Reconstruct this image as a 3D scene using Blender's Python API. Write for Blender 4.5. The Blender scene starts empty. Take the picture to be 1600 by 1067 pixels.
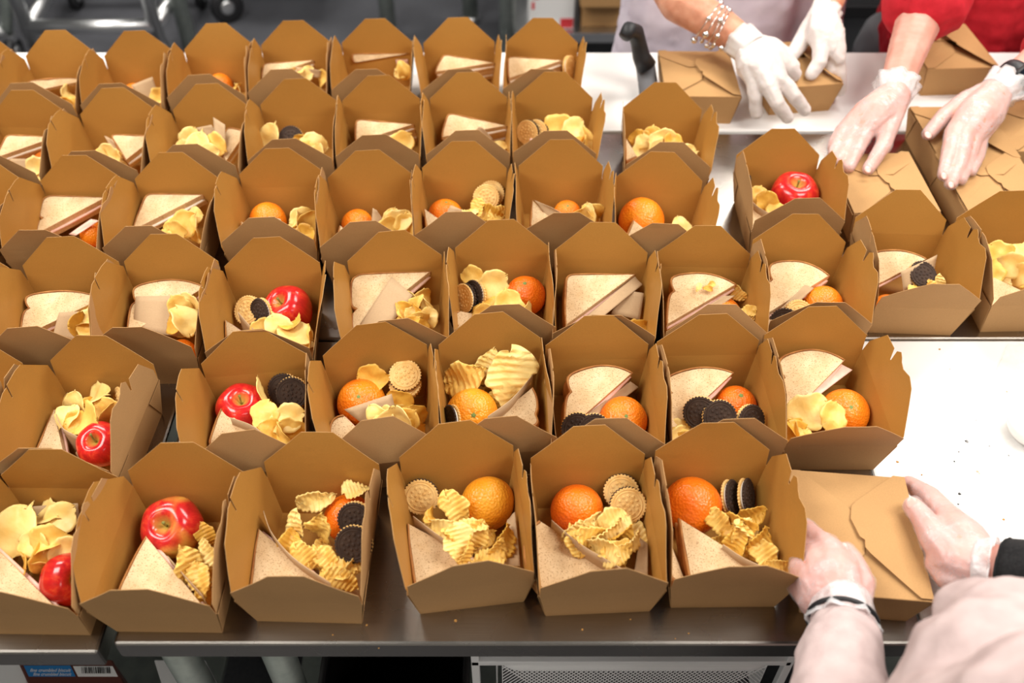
import bpy, bmesh, math, random
from mathutils import Vector, Matrix, noise
R = random.Random(7)
C = bpy.context.scene.collection
IN = 0.0254
TZ = 0.9                                   # height of the table tops, metres
CH, CP, CF = 39.375, math.radians(46.135), 1461.64   # camera: inches above the table, pitch, focal length in pixels

# ------------------------------------------------------------------ camera, world, lights, exposure
scn = bpy.context.scene
cd = bpy.data.cameras.new('camera'); cam = bpy.data.objects.new('camera', cd); C.objects.link(cam)
cam.location = (0, 0, TZ + CH*IN); cam.rotation_euler = (math.pi/2 - CP, 0, 0)
cd.sensor_width = 36; cd.lens = CF/1600*36; cd.clip_start = .05
cd.dof.use_dof = True; cd.dof.focus_distance = 1.25; cd.dof.aperture_fstop = 3.4
scn.camera = cam
w = bpy.data.worlds.new('world'); scn.world = w; w.use_nodes = True
w.node_tree.nodes['Background'].inputs[0].default_value = (1.0, .97, .93, 1)
w.node_tree.nodes['Background'].inputs[1].default_value = .06
for k, (lx, ly) in enumerate([(-1.3, -1.1), (1.2, -1.1), (-1.3, .45), (1.2, .45), (-1.3, 1.9), (1.2, 1.9), (-1.3, 3.6), (1.2, 3.6)]):
    ld = bpy.data.lights.new('ceiling_and_fill_panel', 'AREA'); ld.shape = 'RECTANGLE'; ld.size = 1.25; ld.size_y = .62
    ld.energy = (11 if ly < -1 else 33); ld.color = (1.0, .95, .88)  # weaker frontmost pair is unseen fill, added to light the camera-facing sides
    lo = bpy.data.objects.new('ceiling_and_fill_light', ld); lo.location = (lx, ly, 2.75); C.objects.link(lo)
scn.view_settings.view_transform = 'Standard'; scn.view_settings.look = 'None'
scn.view_settings.gamma = 1; scn.view_settings.use_curve_mapping = False
scn.view_settings.exposure = 0.25

# ------------------------------------------------------------------ helpers
def V(x, y, z=0): return Vector((x*IN, y*IN, TZ + z*IN))
def at(px, py, z):
    """world point (inches x,y,z above the table) seen at a pixel, at height z"""
    u, v = (px-800)/CF, (py-533.5)/CF
    d = Vector((u, math.cos(CP)-v*math.sin(CP), -math.sin(CP)-v*math.cos(CP)))
    return Vector((0, 0, CH)) + d*((z-CH)/d.z)
def atY(px, py, Y):
    u, v = (px-800)/CF, (py-533.5)/CF
    d = Vector((u, math.cos(CP)-v*math.sin(CP), -math.sin(CP)-v*math.cos(CP)))
    return Vector((0, 0, CH)) + d*(Y/d.y)
def scale_at(p): return CF/(p.y*math.cos(CP) + (CH-p.z)*math.sin(CP))      # pixels per inch
def W(p): return V(p.x, p.y, p.z)
def link(name, me, mat=None, parent=None, loc=None, smooth=False):
    o = bpy.data.objects.new(name, me); C.objects.link(o)
    if mat is not None:
        for m in (mat if isinstance(mat, (list, tuple)) else [mat]): me.materials.append(m)
    if parent is not None: o.parent = parent
    if loc is not None: o.location = loc
    if smooth:
        for p in me.polygons: p.use_smooth = True
    return o
def bobj(name, bm, mat=None, parent=None, loc=None, smooth=False):
    me = bpy.data.meshes.new(name); bm.to_mesh(me); bm.free()
    return link(name, me, mat, parent, loc, smooth)
def tag(o, label, cat, group=None, kind=None):
    o['label'] = label; o['category'] = cat
    if group: o['group'] = group
    if kind: o['kind'] = kind
    return o
def thing(name, label, cat, loc=(0, 0, 0), group=None, rz=0):
    o = bpy.data.objects.new(name, None); C.objects.link(o); o.empty_display_size = .03
    o.location = loc; o.rotation_euler = (0, 0, rz)
    return tag(o, label, cat, group)
def copy_tree(o, parent=None):
    c = o.copy(); C.objects.link(c); c.parent = parent
    for ch in o.children: copy_tree(ch, c)
    return c
def box_bm(x0, x1, y0, y1, z0, z1, bev=0, bm=None):
    b = bmesh.new()
    bmesh.ops.create_cube(b, size=1)
    for v in b.verts: v.co = Vector(((x0+x1)/2+v.co.x*(x1-x0), (y0+y1)/2+v.co.y*(y1-y0), (z0+z1)/2+v.co.z*(z1-z0)))*IN
    if bev: bmesh.ops.bevel(b, geom=b.edges[:]+b.verts[:], offset=bev*IN, segments=2, affect='EDGES', profile=.5)
    if bm is None: return b
    me = bpy.data.meshes.new('t'); b.to_mesh(me); b.free(); bm.from_mesh(me); bpy.data.meshes.remove(me); return bm
def tube_bm(pts, r, seg=10, bm=None, cap=True, closed=False):
    """tube through points (metres); r number or list"""
    bm = bm or bmesh.new(); pts = [Vector(p) for p in pts]; n = len(pts)
    rr = r if isinstance(r, (list, tuple)) else [r]*n
    rings = []; ref = None
    for i, p in enumerate(pts):
        if closed: t = pts[(i+1) % n]-pts[i-1]
        else: t = pts[min(i+1, n-1)]-pts[max(i-1, 0)]
        t.normalize()
        if ref is None or abs(ref.dot(t)) > .98: ref = Vector((0, 0, 1)) if abs(t.z) < .9 else Vector((1, 0, 0))
        a = (ref-t*ref.dot(t)).normalized(); b = t.cross(a); ref = a
        rings.append([bm.verts.new(p+(a*math.cos(k*2*math.pi/seg)+b*math.sin(k*2*math.pi/seg))*rr[i]) for k in range(seg)])
    m = n if closed else n-1
    for i in range(m):
        A, B = rings[i], rings[(i+1) % n]
        for k in range(seg): bm.faces.new((A[k], A[(k+1) % seg], B[(k+1) % seg], B[k]))
    if cap and not closed:
        bm.faces.new(rings[0][::-1]); bm.faces.new(rings[-1])
    return bm
def lathe_bm(prof, seg=24, bm=None):
    bm = bm or bmesh.new(); rings = []
    for r, z in prof:
        if r < 1e-6: rings.append([bm.verts.new((0, 0, z))])
        else: rings.append([bm.verts.new((r*math.cos(k*2*math.pi/seg), r*math.sin(k*2*math.pi/seg), z)) for k in range(seg)])
    for A, B in zip(rings, rings[1:]):
        for k in range(seg):
            q = (k+1) % seg
            if len(A) == 1 and len(B) > 1: bm.faces.new((A[0], B[q], B[k]))
            elif len(B) == 1 and len(A) > 1: bm.faces.new((A[k], A[q], B[0]))
            elif len(A) > 1: bm.faces.new((A[k], A[q], B[q], B[k]))
    bmesh.ops.recalc_face_normals(bm, faces=bm.faces[:])
    return bm
def sheet_bm(f, nu, nv, th):
    """thin sheet from f(u,v)->Vector (metres), solid thickness th metres"""
    bm = bmesh.new(); g = [[bm.verts.new(f(i/nu, j/nv)) for j in range(nv+1)] for i in range(nu+1)]
    for i in range(nu):
        for j in range(nv): bm.faces.new((g[i][j], g[i+1][j], g[i+1][j+1], g[i][j+1]))
    bm.normal_update()
    bmesh.ops.solidify(bm, geom=bm.faces[:], thickness=th)
    return bm

# ------------------------------------------------------------------ materials
def mat(name, col, rough=.6, metal=0, spec=.5, sub=0, coat=0):
    m = bpy.data.materials.new(name); m.use_nodes = True; b = m.node_tree.nodes['Principled BSDF']
    b.inputs['Base Color'].default_value = (*col, 1); b.inputs['Roughness'].default_value = rough
    b.inputs['Metallic'].default_value = metal; b.inputs['Specular IOR Level'].default_value = spec
    if sub: b.inputs['Subsurface Weight'].default_value = sub; b.inputs['Subsurface Radius'].default_value = (.01, .004, .002); b.inputs['Subsurface Scale'].default_value = .5
    if coat: b.inputs['Coat Weight'].default_value = coat; b.inputs['Coat Roughness'].default_value = .1
    return m
def N(m, t, **kw):
    n = m.node_tree.nodes.new(t)
    for k, v in kw.items():
        if k in n.inputs: n.inputs[k].default_value = v
        else: setattr(n, k, v)
    return n
def L(m, a, b): m.node_tree.links.new(a, b)
def BS(m): return m.node_tree.nodes['Principled BSDF']
def coord(m, scale=(1, 1, 1), kind='Object'):
    tc = N(m, 'ShaderNodeTexCoord'); mp = N(m, 'ShaderNodeMapping'); mp.inputs['Scale'].default_value = scale
    L(m, tc.outputs[kind], mp.inputs[0]); return mp.outputs[0]
def ramp(m, fac, stops):
    r = N(m, 'ShaderNodeValToRGB'); e = r.color_ramp.elements
    while len(e) < len(stops): e.new(.5)
    for k, (p, c) in enumerate(stops): e[k].position = p; e[k].color = (*c, 1)
    L(m, fac, r.inputs[0]); return r.outputs[0]
def noise_n(m, vec, scale, detail=3, rough=.5):
    n = N(m, 'ShaderNodeTexNoise'); n.inputs['Scale'].default_value = scale; n.inputs['Detail'].default_value = detail; n.inputs['Roughness'].default_value = rough
    L(m, vec, n.inputs['Vector']); return n.outputs['Fac']
def bump(m, h, s=.3, d=.001):
    b = N(m, 'ShaderNodeBump'); b.inputs['Strength'].default_value = s; b.inputs['Distance'].default_value = d
    L(m, h, b.inputs['Height']); L(m, b.outputs[0], BS(m).inputs['Normal']); return b
def mix(m, fac, a, b):
    x = N(m, 'ShaderNodeMix', data_type='RGBA')
    if isinstance(fac, (int, float)): x.inputs[0].default_value = fac
    else: L(m, fac, x.inputs[0])
    for s, c in ((6, a), (7, b)):
        if isinstance(c, tuple): x.inputs[s].default_value = (*c, 1)
        else: L(m, c, x.inputs[s])
    return x.outputs[2]
def kraft(name, col, rough):
    m = mat(name, col, rough, spec=.16)
    v = coord(m, (60, 60, 380)); f = noise_n(m, v, 6, 3)
    v2 = coord(m); g = noise_n(m, v2, 900, 2); h = noise_n(m, v2, 14, 2)
    d = tuple(c*.88 for c in col); l = tuple(min(1, c*1.10) for c in col)
    c1 = ramp(m, f, [(.3, d), (.7, l)]); c2 = ramp(m, g, [(.25, tuple(c*.8 for c in col)), (.5, col), (.8, l)])
    c3 = mix(m, .5, c1, c2)
    L(m, mix(m, .25, c3, ramp(m, h, [(.3, d), (.7, l)])), BS(m).inputs['Base Color'])
    bump(m, f, .12, .0004); return m
M = {}
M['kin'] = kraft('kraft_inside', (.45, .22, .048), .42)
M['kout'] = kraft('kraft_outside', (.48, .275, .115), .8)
M['napkin'] = kraft('kraft_napkin', (.50, .345, .20), .85)
def bread():
    m = mat('bread_crumb', (.86, .70, .47), .9, spec=.2)
    v = coord(m); a = noise_n(m, v, 160, 3); b = noise_n(m, v, 620, 2, .6); c = noise_n(m, v, 40, 2)
    base = ramp(m, c, [(.3, (.66, .45, .24)), (.7, (.80, .61, .37))])
    sp = ramp(m, b, [(.57, (0, 0, 0)), (.68, (1, 1, 1))])
    col = mix(m, sp, base, (.40, .22, .10)); L(m, col, BS(m).inputs['Base Color'])
    bump(m, a, .7, .0012); return m
M['bread'] = bread()
def simple_noise(name, c0, c1, scale, rough=.6, bs=.3, bd=.0006, bscale=None, spec=.4, **k):
    m = mat(name, c0, rough, spec=spec, **k); v = coord(m); f = noise_n(m, v, scale, 4)
    L(m, ramp(m, f, [(.3, c0), (.7, c1)]), BS(m).inputs['Base Color'])
    bump(m, noise_n(m, v, bscale or scale*3, 3), bs, bd); return m
M['crust'] = simple_noise('bread_crust', (.30, .10, .022), (.52, .23, .06), 60, .7, .4)
M['ham'] = simple_noise('sliced_ham', (.80, .46, .36), (.90, .64, .52), 50, .45, .2)
M['cheese'] = simple_noise('sliced_turkey', (.88, .76, .60), (.93, .84, .72), 40, .5, .2)
def orange_m(name, c0, c1):
    m = mat(name, c0, .34, spec=.5); v = coord(m)
    f = noise_n(m, v, 30, 3); L(m, ramp(m, f, [(.3, c0), (.72, c1)]), BS(m).inputs['Base Color'])
    vo = N(m, 'ShaderNodeTexVoronoi'); vo.inputs['Scale'].default_value = 420; L(m, v, vo.inputs['Vector'])
    bump(m, vo.outputs['Distance'], .9, .0009); return m
M['orange'] = orange_m('orange_peel', (.88, .17, .005), (.95, .30, .012))
M['orange2'] = orange_m('orange_peel_yellowish', (.90, .27, .008), (.95, .42, .03))
M['orange3'] = orange_m('orange_peel_deep', (.84, .13, .004), (.92, .22, .008))
def apple_m(name, yel, dark):
    m = mat(name, (.6, .02, .02), .2, spec=.5, coat=.2); tc = N(m, 'ShaderNodeTexCoord')
    mp = N(m, 'ShaderNodeMapping'); mp.inputs['Scale'].default_value = (90, 90, 9); L(m, tc.outputs['Object'], mp.inputs[0])
    s = noise_n(m, mp.outputs[0], 1.6, 4, .6); v = coord(m); b = noise_n(m, v, 22, 2)
    red = ramp(m, s, [(.3, (.42*dark, .008, .012)), (.55, (.62*dark, .018, .018)), (.75, (.78*dark, .09, .03))])
    yl = ramp(m, s, [(.3, (.80, .30, .05)), (.7, (.86, .58, .10))])
    fac = ramp(m, b, [(1-yel, (0, 0, 0)), (min(1, 1.13-yel), (1, 1, 1))])
    sx = N(m, 'ShaderNodeSeparateXYZ'); L(m, tc.outputs['Object'], sx.inputs[0])
    mr = N(m, 'ShaderNodeMapRange'); mr.inputs[1].default_value = .009; mr.inputs[2].default_value = 0; L(m, N_len(m, sx), mr.inputs[0])
    col = mix(m, fac, red, yl); col = mix(m, mr.outputs[0], col, (.62, .50, .10))
    L(m, col, BS(m).inputs['Base Color']); return m
def N_len(m, sx):
    a = N(m, 'ShaderNodeMath', operation='MULTIPLY'); L(m, sx.outputs[0], a.inputs[0]); L(m, sx.outputs[0], a.inputs[1])
    b = N(m, 'ShaderNodeMath', operation='MULTIPLY_ADD'); L(m, sx.outputs[1], b.inputs[0]); L(m, sx.outputs[1], b.inputs[1]); L(m, a.outputs[0], b.inputs[2])
    c = N(m, 'ShaderNodeMath', operation='SQRT'); L(m, b.outputs[0], c.inputs[0]); return c.outputs[0]
M['apple'] = apple_m('apple_skin_red', .30, 1); M['apple_y'] = apple_m('apple_skin_blushed', .50, .95); M['apple_d'] = apple_m('apple_skin_streaked', .40, 1.1)
M['stem'] = simple_noise('apple_stem', (.16, .14, .03), (.34, .32, .06), 200, .6)
M['navel'] = mat('stem_scar_green', (.18, .26, .06), .7)
M['chip'] = simple_noise('potato_chip', (.80, .44, .07), (.92, .65, .18), 38, .42, .5, .0012, 150, .4)
M['chip2'] = simple_noise('potato_chip_pale', (.86, .56, .14), (.94, .73, .29), 38, .42, .5, .0012, 150, .4)
M['chip3'] = simple_noise('potato_chip_golden', (.60, .27, .03), (.82, .50, .08), 42, .42, .5, .0012, 150, .4)
M['wafer_g'] = simple_noise('golden_wafer', (.76, .44, .13), (.90, .62, .25), 90, .75, .3, .0004, 500)
M['wafer_c'] = simple_noise('chocolate_wafer', (.028, .014, .009), (.055, .030, .018), 120, .75, .4, .0004, 600)
M['cream'] = mat('cream_filling', (.85, .81, .72), .6)
def steel(name, col, r):
    m = mat(name, col, r, 1); v = coord(m, (3, 260, 260)); f = noise_n(m, v, 5, 4)
    v2 = coord(m); g = noise_n(m, v2, 7, 4)
    L(m, ramp(m, f, [(.3, tuple(c*.85 for c in col)), (.7, col)]), BS(m).inputs['Base Color'])
    mr = N(m, 'ShaderNodeMapRange'); mr.inputs[3].default_value = r-.09; mr.inputs[4].default_value = r+.14; L(m, g, mr.inputs[0]); L(m, mr.outputs[0], BS(m).inputs['Roughness'])
    bump(m, f, .06, .0003); return m
M['steel'] = steel('brushed_steel', (.42, .39, .355), .24)
M['steel_l'] = steel('bright_steel', (.72, .73, .74), .3)
M['galv'] = simple_noise('galvanised_pipe', (.27, .31, .29), (.38, .42, .39), 30, .45, .2)
M['galv'].node_tree.nodes['Principled BSDF'].inputs['Metallic'].default_value = .5
def poly():
    m = mat('white_cutting_poly', (.88, .88, .86), .38, spec=.5); v = coord(m)
    a = noise_n(m, v, 9, 3, .6); b = noise_n(m, v, 2.6, 2)
    st = ramp(m, a, [(.63, (.90, .895, .88)), (.78, (.88, .74, .68))])
    L(m, mix(m, .35, st, ramp(m, b, [(.3, (.80, .80, .77)), (.7, (.93, .92, .91))])), BS(m).inputs['Base Color'])
    bump(m, noise_n(m, coord(m, (300, 20, 20)), 3, 3), .08, .0003); return m
M['poly'] = poly()
def floor_m():
    m = mat('grey_vinyl_floor', (.06, .063, .07), .5); v = coord(m); f = noise_n(m, v, 5, 5); g = noise_n(m, v, 120, 3)
    L(m, mix(m, .4, ramp(m, f, [(.3, (.055, .058, .066)), (.75, (.105, .11, .125))]), ramp(m, g, [(.3, (.05, .05, .056)), (.7, (.11, .11, .125))])), BS(m).inputs['Base Color'])
    return m
M['floor'] = floor_m()
M['wall'] = simple_noise('painted_wall', (.42, .43, .45), (.46, .47, .48), 6, .8)
M['wallw'] = simple_noise('bounce_wall_white', (.72, .70, .66), (.76, .74, .70), 6, .8)  # pale bounce colour for the added front wall
M['skin_a'] = simple_noise('tanned_skin', (.58, .24, .14), (.72, .36, .23), 45, .5, .3, .0006, 260, sub=.12)
M['skin_b'] = simple_noise('fair_skin', (.62, .27, .20), (.72, .38, .30), 30, .5, .2, .0004, 260, sub=.15)
M['skin_c'] = simple_noise('pink_skin', (.68, .30, .24), (.78, .41, .34), 30, .5, .3, .0006, 200, sub=.15)
M['glove_a'] = simple_noise('white_glove', (.66, .59, .56), (.78, .72, .69), 26, .42, .5, .004, 22, sub=.1)
def film(name, alpha, col=(.95, .93, .94), r=.22, bs=.9, sc=60):
    m = mat(name, col, r, spec=.6); b = BS(m); v = coord(m)
    f = noise_n(m, v, sc, 4, .6); bump(m, f, bs, .003)
    mr = N(m, 'ShaderNodeMapRange'); mr.inputs[1].default_value = .35; mr.inputs[2].default_value = .7; mr.inputs[3].default_value = alpha*.7; mr.inputs[4].default_value = min(1, alpha*1.5)
    L(m, f, mr.inputs[0]); L(m, mr.outputs[0], b.inputs['Alpha']); return m
M['glove_t'] = film('clear_vinyl_glove', .27, (.82, .76, .77), .16, 1, 45)
M['cuff_t'] = film('clear_vinyl_cuff', .36)
M['bag'] = film('clear_plastic_wrap', .16, (1, 1, 1), .1, 1, 25)
M['nail'] = mat('fingernail', (.80, .50, .44), .25)
M['red'] = simple_noise('red_knit', (.50, .008, .018), (.62, .015, .03), 60, .85, .5, .001, 500)
M['pink'] = simple_noise('pink_fleece', (.50, .385, .375), (.60, .475, .46), 50, .9, .5, .001, 420)
M['lav'] = simple_noise('lavender_cotton', (.58, .50, .58), (.66, .59, .66), 20, .85, .4, .002, 60)
M['black'] = mat('black_rubber', (.012, .012, .014), .5)
M['blackc'] = simple_noise('black_knit', (.006, .006, .007), (.016, .016, .017), 300, .95, .5, .001, 900)
M['glass'] = mat('watch_glass', (.01, .012, .02), .08, spec=.8)
M['silver'] = mat('silver_beads', (.78, .75, .72), .18, 1)
M['grey'] = mat('grey_fabric', (.13, .13, .14), .8)
M['white'] = mat('white_enamel', (.78, .79, .79), .4)
M['whitep'] = mat('white_paper', (.85, .85, .84), .7)
M['brownbox'] = mat('dark_brown_carton', (.11, .03, .02), .6)
M['blue'] = mat('blue_print', (.03, .22, .55), .5)
M['ink'] = mat('black_ink', (.02, .02, .02), .6)
M['redp'] = mat('red_print', (.70, .04, .05), .5)
M['darkp'] = mat('black_plastic', (.008, .007, .007), .45)
M['crumb'] = mat('crumbs', (.45, .22, .05), .8)
M['herb'] = mat('dark_crumbs', (.05, .05, .05), .8)
M['cabinet'] = steel('dark_steel_front', (.24, .25, .26), .45)
M['bowl'] = mat('white_ceramic', (.82, .81, .78), .25)

# ------------------------------------------------------------------ the room
def struct(name, bm, m, loc=(0, 0, 0)):
    o = bobj(name, bm, m, None, loc); o['kind'] = 'structure'; return o
FZ = -TZ/IN
def quad(name, pts, m):
    bm = bmesh.new(); bm.faces.new([bm.verts.new(p) for p in pts]); return struct(name, bm, m)
quad('floor', [(-5, -2.2, 0), (5, -2.2, 0), (5, 7.6, 0), (-5, 7.6, 0)], M['floor'])
quad('wall_back', [(-5, 7.6, 0), (5, 7.6, 0), (5, 7.6, 3), (-5, 7.6, 3)], M['wall'])
quad('bounce_wall_front', [(5, -2.2, 0), (-5, -2.2, 0), (-5, -2.2, 3), (5, -2.2, 3)], M['wallw'])  # unseen wall, added pale to brighten the table apron's reflection and give fill
quad('wall_left', [(-5, -2.2, 0), (-5, 7.6, 0), (-5, 7.6, 3), (-5, -2.2, 3)], M['wall'])
quad('wall_right', [(5, 7.6, 0), (5, -2.2, 0), (5, -2.2, 3), (5, 7.6, 3)], M['wall'])

# ------------------------------------------------------------------ work tables
def leg(x, y, parent, h=-1.6, r=.85):
    bm = tube_bm([(0, 0, (FZ+.9)*IN), (0, 0, h*IN)], r*IN, 16)
    o = bobj('leg', bm, M['galv'], parent, (x*IN, y*IN, 0), True)
    f = lathe_bm([(0, 0), (r*1.25*IN, 0), (r*1.25*IN, .4*IN), (r*IN, .95*IN), (0, .95*IN)], 14)
    bobj('foot', f, M['black'], o, (0, 0, FZ*IN), True)
def table(name, label, x0, x1, y0, y1, m, legs, front=1.35, th=.0, edge=.14):
    t = thing(name, label, 'table', (0, 0, TZ))
    bobj('top', box_bm(x0, x1, y0, y1, -front, 0, edge), m, t)
    for lx, ly in legs: leg(lx, ly, t, -front)
    sh = box_bm(x0+2.5, x1-2.5, y0+2.5, y1-2, FZ+9, FZ+9.6, .1)
    bobj('undershelf', sh, M['galv'], t)
    return t
table('steel_table', 'long brushed steel table under the front middle rows of open boxes', -17.8, 18.55, 19.15, 37.9, M['steel'], [(-17.3, 22.1), (-12.3, 22.3), (17.2, 22), (17.2, 35.5), (-12.5, 35.5)])
table('steel_table', 'brushed steel table at far left under the front row\'s leftmost box', -62, -18.35, 18.75, 37.9, M['steel'], [(-60, 21.5), (-60, 35.5), (-20, 35.5), (-40, 21.5)])
table('steel_table', 'rear brushed steel table showing grey between open and closed boxes', -62, 62, 38.05, 59.3, M['steel'], [(-60, 56), (0, 56), (60, 56), (-60, 41), (60, 41)])
t = table('white_board_table', 'white poly-topped work table with crumbs and faint pink stains at right', 18.62, 62, 19.0, 37.95, M['poly'], [(60, 21.5), (60, 35.5), (21, 35.5)])
t = table('white_board_table', 'white poly prep board along the back where closed boxes stand', -62, 62, 59.65, 71.2, M['poly'], [(-60, 69), (0, 69), (60, 69)], .9)

# ------------------------------------------------------------------ takeout boxes
BW, BL, BH, SL = 2.375, 2.9, 2.5, .15          # half width and length of the base, wall height, wall slope
TW, TL = BW+SL*BH, BL+SL*BH
TH = .024
def split_mat(o):
    return o
def body_mesh():
    """open tapered tray: paper-thin walls with an inner and an outer face"""
    bm = bmesh.new()
    def ring(hw, hl, z): return [bm.verts.new((sx*hw*IN, sy*hl*IN, z*IN)) for sx, sy in ((-1, -1), (1, -1), (1, 1), (-1, 1))]
    o0, o1 = ring(BW, BL, 0), ring(TW, TL, BH)
    i1, i0 = ring(TW-TH, TL-TH, BH), ring(BW-TH, BL-TH, TH)
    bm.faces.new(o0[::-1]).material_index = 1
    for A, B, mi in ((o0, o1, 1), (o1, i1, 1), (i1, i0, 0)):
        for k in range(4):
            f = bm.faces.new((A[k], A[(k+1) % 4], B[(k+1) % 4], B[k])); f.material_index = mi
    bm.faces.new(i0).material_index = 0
    # folded gussets along the outside of the two long walls at the front and back corners
    for sx in (-1, 1):
        for sy in (-1, 1):
            p = [(sx*(BW+.02), sy*(BL-.02), .05), (sx*(TW+.045), sy*(TL-.02), BH-.05), (sx*(TW+.045), sy*(TL-1.7), BH-.05)]
            q = [(a+sx*.02, b, c) for a, b, c in p]
            P = [bm.verts.new(Vector(v)*IN) for v in p]; Q = [bm.verts.new(Vector(v)*IN) for v in q]
            bm.faces.new(P).material_index = 1; bm.faces.new(Q[::-1]).material_index = 1
            for k in range(3): bm.faces.new((P[k], Q[k], Q[(k+1) % 3], P[(k+1) % 3])).material_index = 1
    me = bpy.data.meshes.new('tray'); bm.to_mesh(me); bm.free()
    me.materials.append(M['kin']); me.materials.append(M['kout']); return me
def flap_mesh(outline, bend):
    """flap hinged on the x axis, standing up in z, inner face towards -y; outline in inches (u, v)"""
    bm = bmesh.new()
    f = bm.faces.new([bm.verts.new((u*IN, 0, v*IN)) for u, v in outline])
    for k in range(1, 6):
        bmesh.ops.bisect_plane(bm, geom=bm.faces[:]+bm.edges[:]+bm.verts[:], plane_co=(0, 0, k*.5*IN), plane_no=(0, 0, 1))
    for k in range(-2, 3):
        bmesh.ops.bisect_plane(bm, geom=bm.faces[:]+bm.edges[:]+bm.verts[:], plane_co=(k*1.1*IN, 0, 0), plane_no=(1, 0, 0))
    for v in bm.verts:
        u, z = v.co.x/IN, v.co.z/IN
        v.co.y = IN*bend*(z/2.9)**2 + IN*.04*math.sin(u*1.3+bend*9)*z/2.9
    bm.normal_update()
    bm.faces.ensure_lookup_table()
    if bm.faces[0].normal.y > 0:
        for ff in bm.faces: ff.normal_flip()
    for ff in bm.faces: ff.material_index = 0
    vs = {v: bm.verts.new(v.co+Vector((0, TH*IN, 0))) for v in bm.verts[:]}
    for ff in list(bm.faces): bm.faces.new([vs[v] for v in ff.verts][::-1]).material_index = 1
    for e in [e for e in bm.edges if len(e.link_faces) == 1 and e.verts[0] in vs and e.verts[1] in vs]:
        a, b = e.verts; bm.faces.new((a, b, vs[b], vs[a])).material_index = 1
    bmesh.ops.recalc_face_normals(bm, faces=bm.faces[:])
    me = bpy.data.meshes.new('flap'); bm.to_mesh(me); bm.free()
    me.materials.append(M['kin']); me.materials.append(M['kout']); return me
hexo = [(-TW+.02, 0), (TW-.02, 0), (TW-.02, 1.02), (.74, 2.9), (-.74, 2.9), (-TW+.02, 1.02)]
# long side flap: u runs from the front (-) to the back (+); a slit and a tab near the back
sido = [(-TL+.05, 0), (TL-.05, 0), (TL-.05, .75), (2.35, 2.15), (1.25, 2.3), (1.0, 1.72), (.9, 1.76), (.92, 2.42), (.62, 2.68), (.35, 2.6), (.15, 2.45), (-.25, 2.35), (-.9, 2.55), (-1.5, 2.35), (-TL+.05, .7)]
sidl = [(-u, v) for u, v in [(TL-.05, 0), (TL-.05, .85), (1.75, 2.5), (1.2, 2.62), (.25, 2.68), (.1, 1.95), (.03, 1.95), (.12, 2.62), (-.3, 2.66), (-1.8, 2.2), (-2.6, 1.3), (-TL+.05, .5), (-TL+.05, 0)]]
ME_BODY = body_mesh()
ME_HEX = [flap_mesh(hexo, b) for b in (.0, .12, -.1)]
ME_R = [flap_mesh([(-u, v) for u, v in sido[::-1]], b) for b in (.05, .2, -.1)]
ME_L = [flap_mesh([(-u, v) for u, v in sidl[::-1]], b) for b in (.05, .2, -.1)]
clo = [(-TL+.05, 0), (TL-.05, 0), (TL-.05, .55), (1.5, 2.6), (1.2, 2.85), (.5, 3.0), (-.45, 2.75), (-.6, 2.55), (-1.0, 2.6), (-1.3, 2.4), (-TL+.05, .55)]
ME_CR = flap_mesh([(-u, v) for u, v in clo[::-1]], .0)
ME_CL = flap_mesh([(-u, v) for u, v in clo[::-1]], .0)
def place_flap(name, me, root, side, lean, sx=1):
    o = link(name, me, None, root)
    # local frame: x along hinge, -y inner side. side: back, front, left, right
    rz = {'back': 0, 'front': math.pi, 'left': math.pi/2, 'right': -math.pi/2}[side]
    off = {'back': (0, TL-TH), 'front': (0, -TL+TH), 'left': (-TW+TH, 0), 'right': (TW-TH, 0)}[side]
    o.matrix_local = Matrix.Translation((off[0]*IN, off[1]*IN, BH*IN)) @ Matrix.Rotation(rz, 4, 'Z') @ Matrix.Rotation(-lean, 4, 'X')
    return o
def open_box(key, x, y, rot, backlean, llean, rlean, flean, label):
    t = thing('takeout_box', label, 'takeout box', V(x, y), 'open kraft boxes in rows', rot)
    link('tray', ME_BODY, None, t)
    place_flap('back_flap', R.choice(ME_HEX), t, 'back', backlean)
    place_flap('front_flap', R.choice(ME_HEX), t, 'front', flean)
    place_flap('left_flap', R.choice(ME_L), t, 'left', llean)
    place_flap('right_flap', R.choice(ME_R), t, 'right', rlean)
    return t
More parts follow.
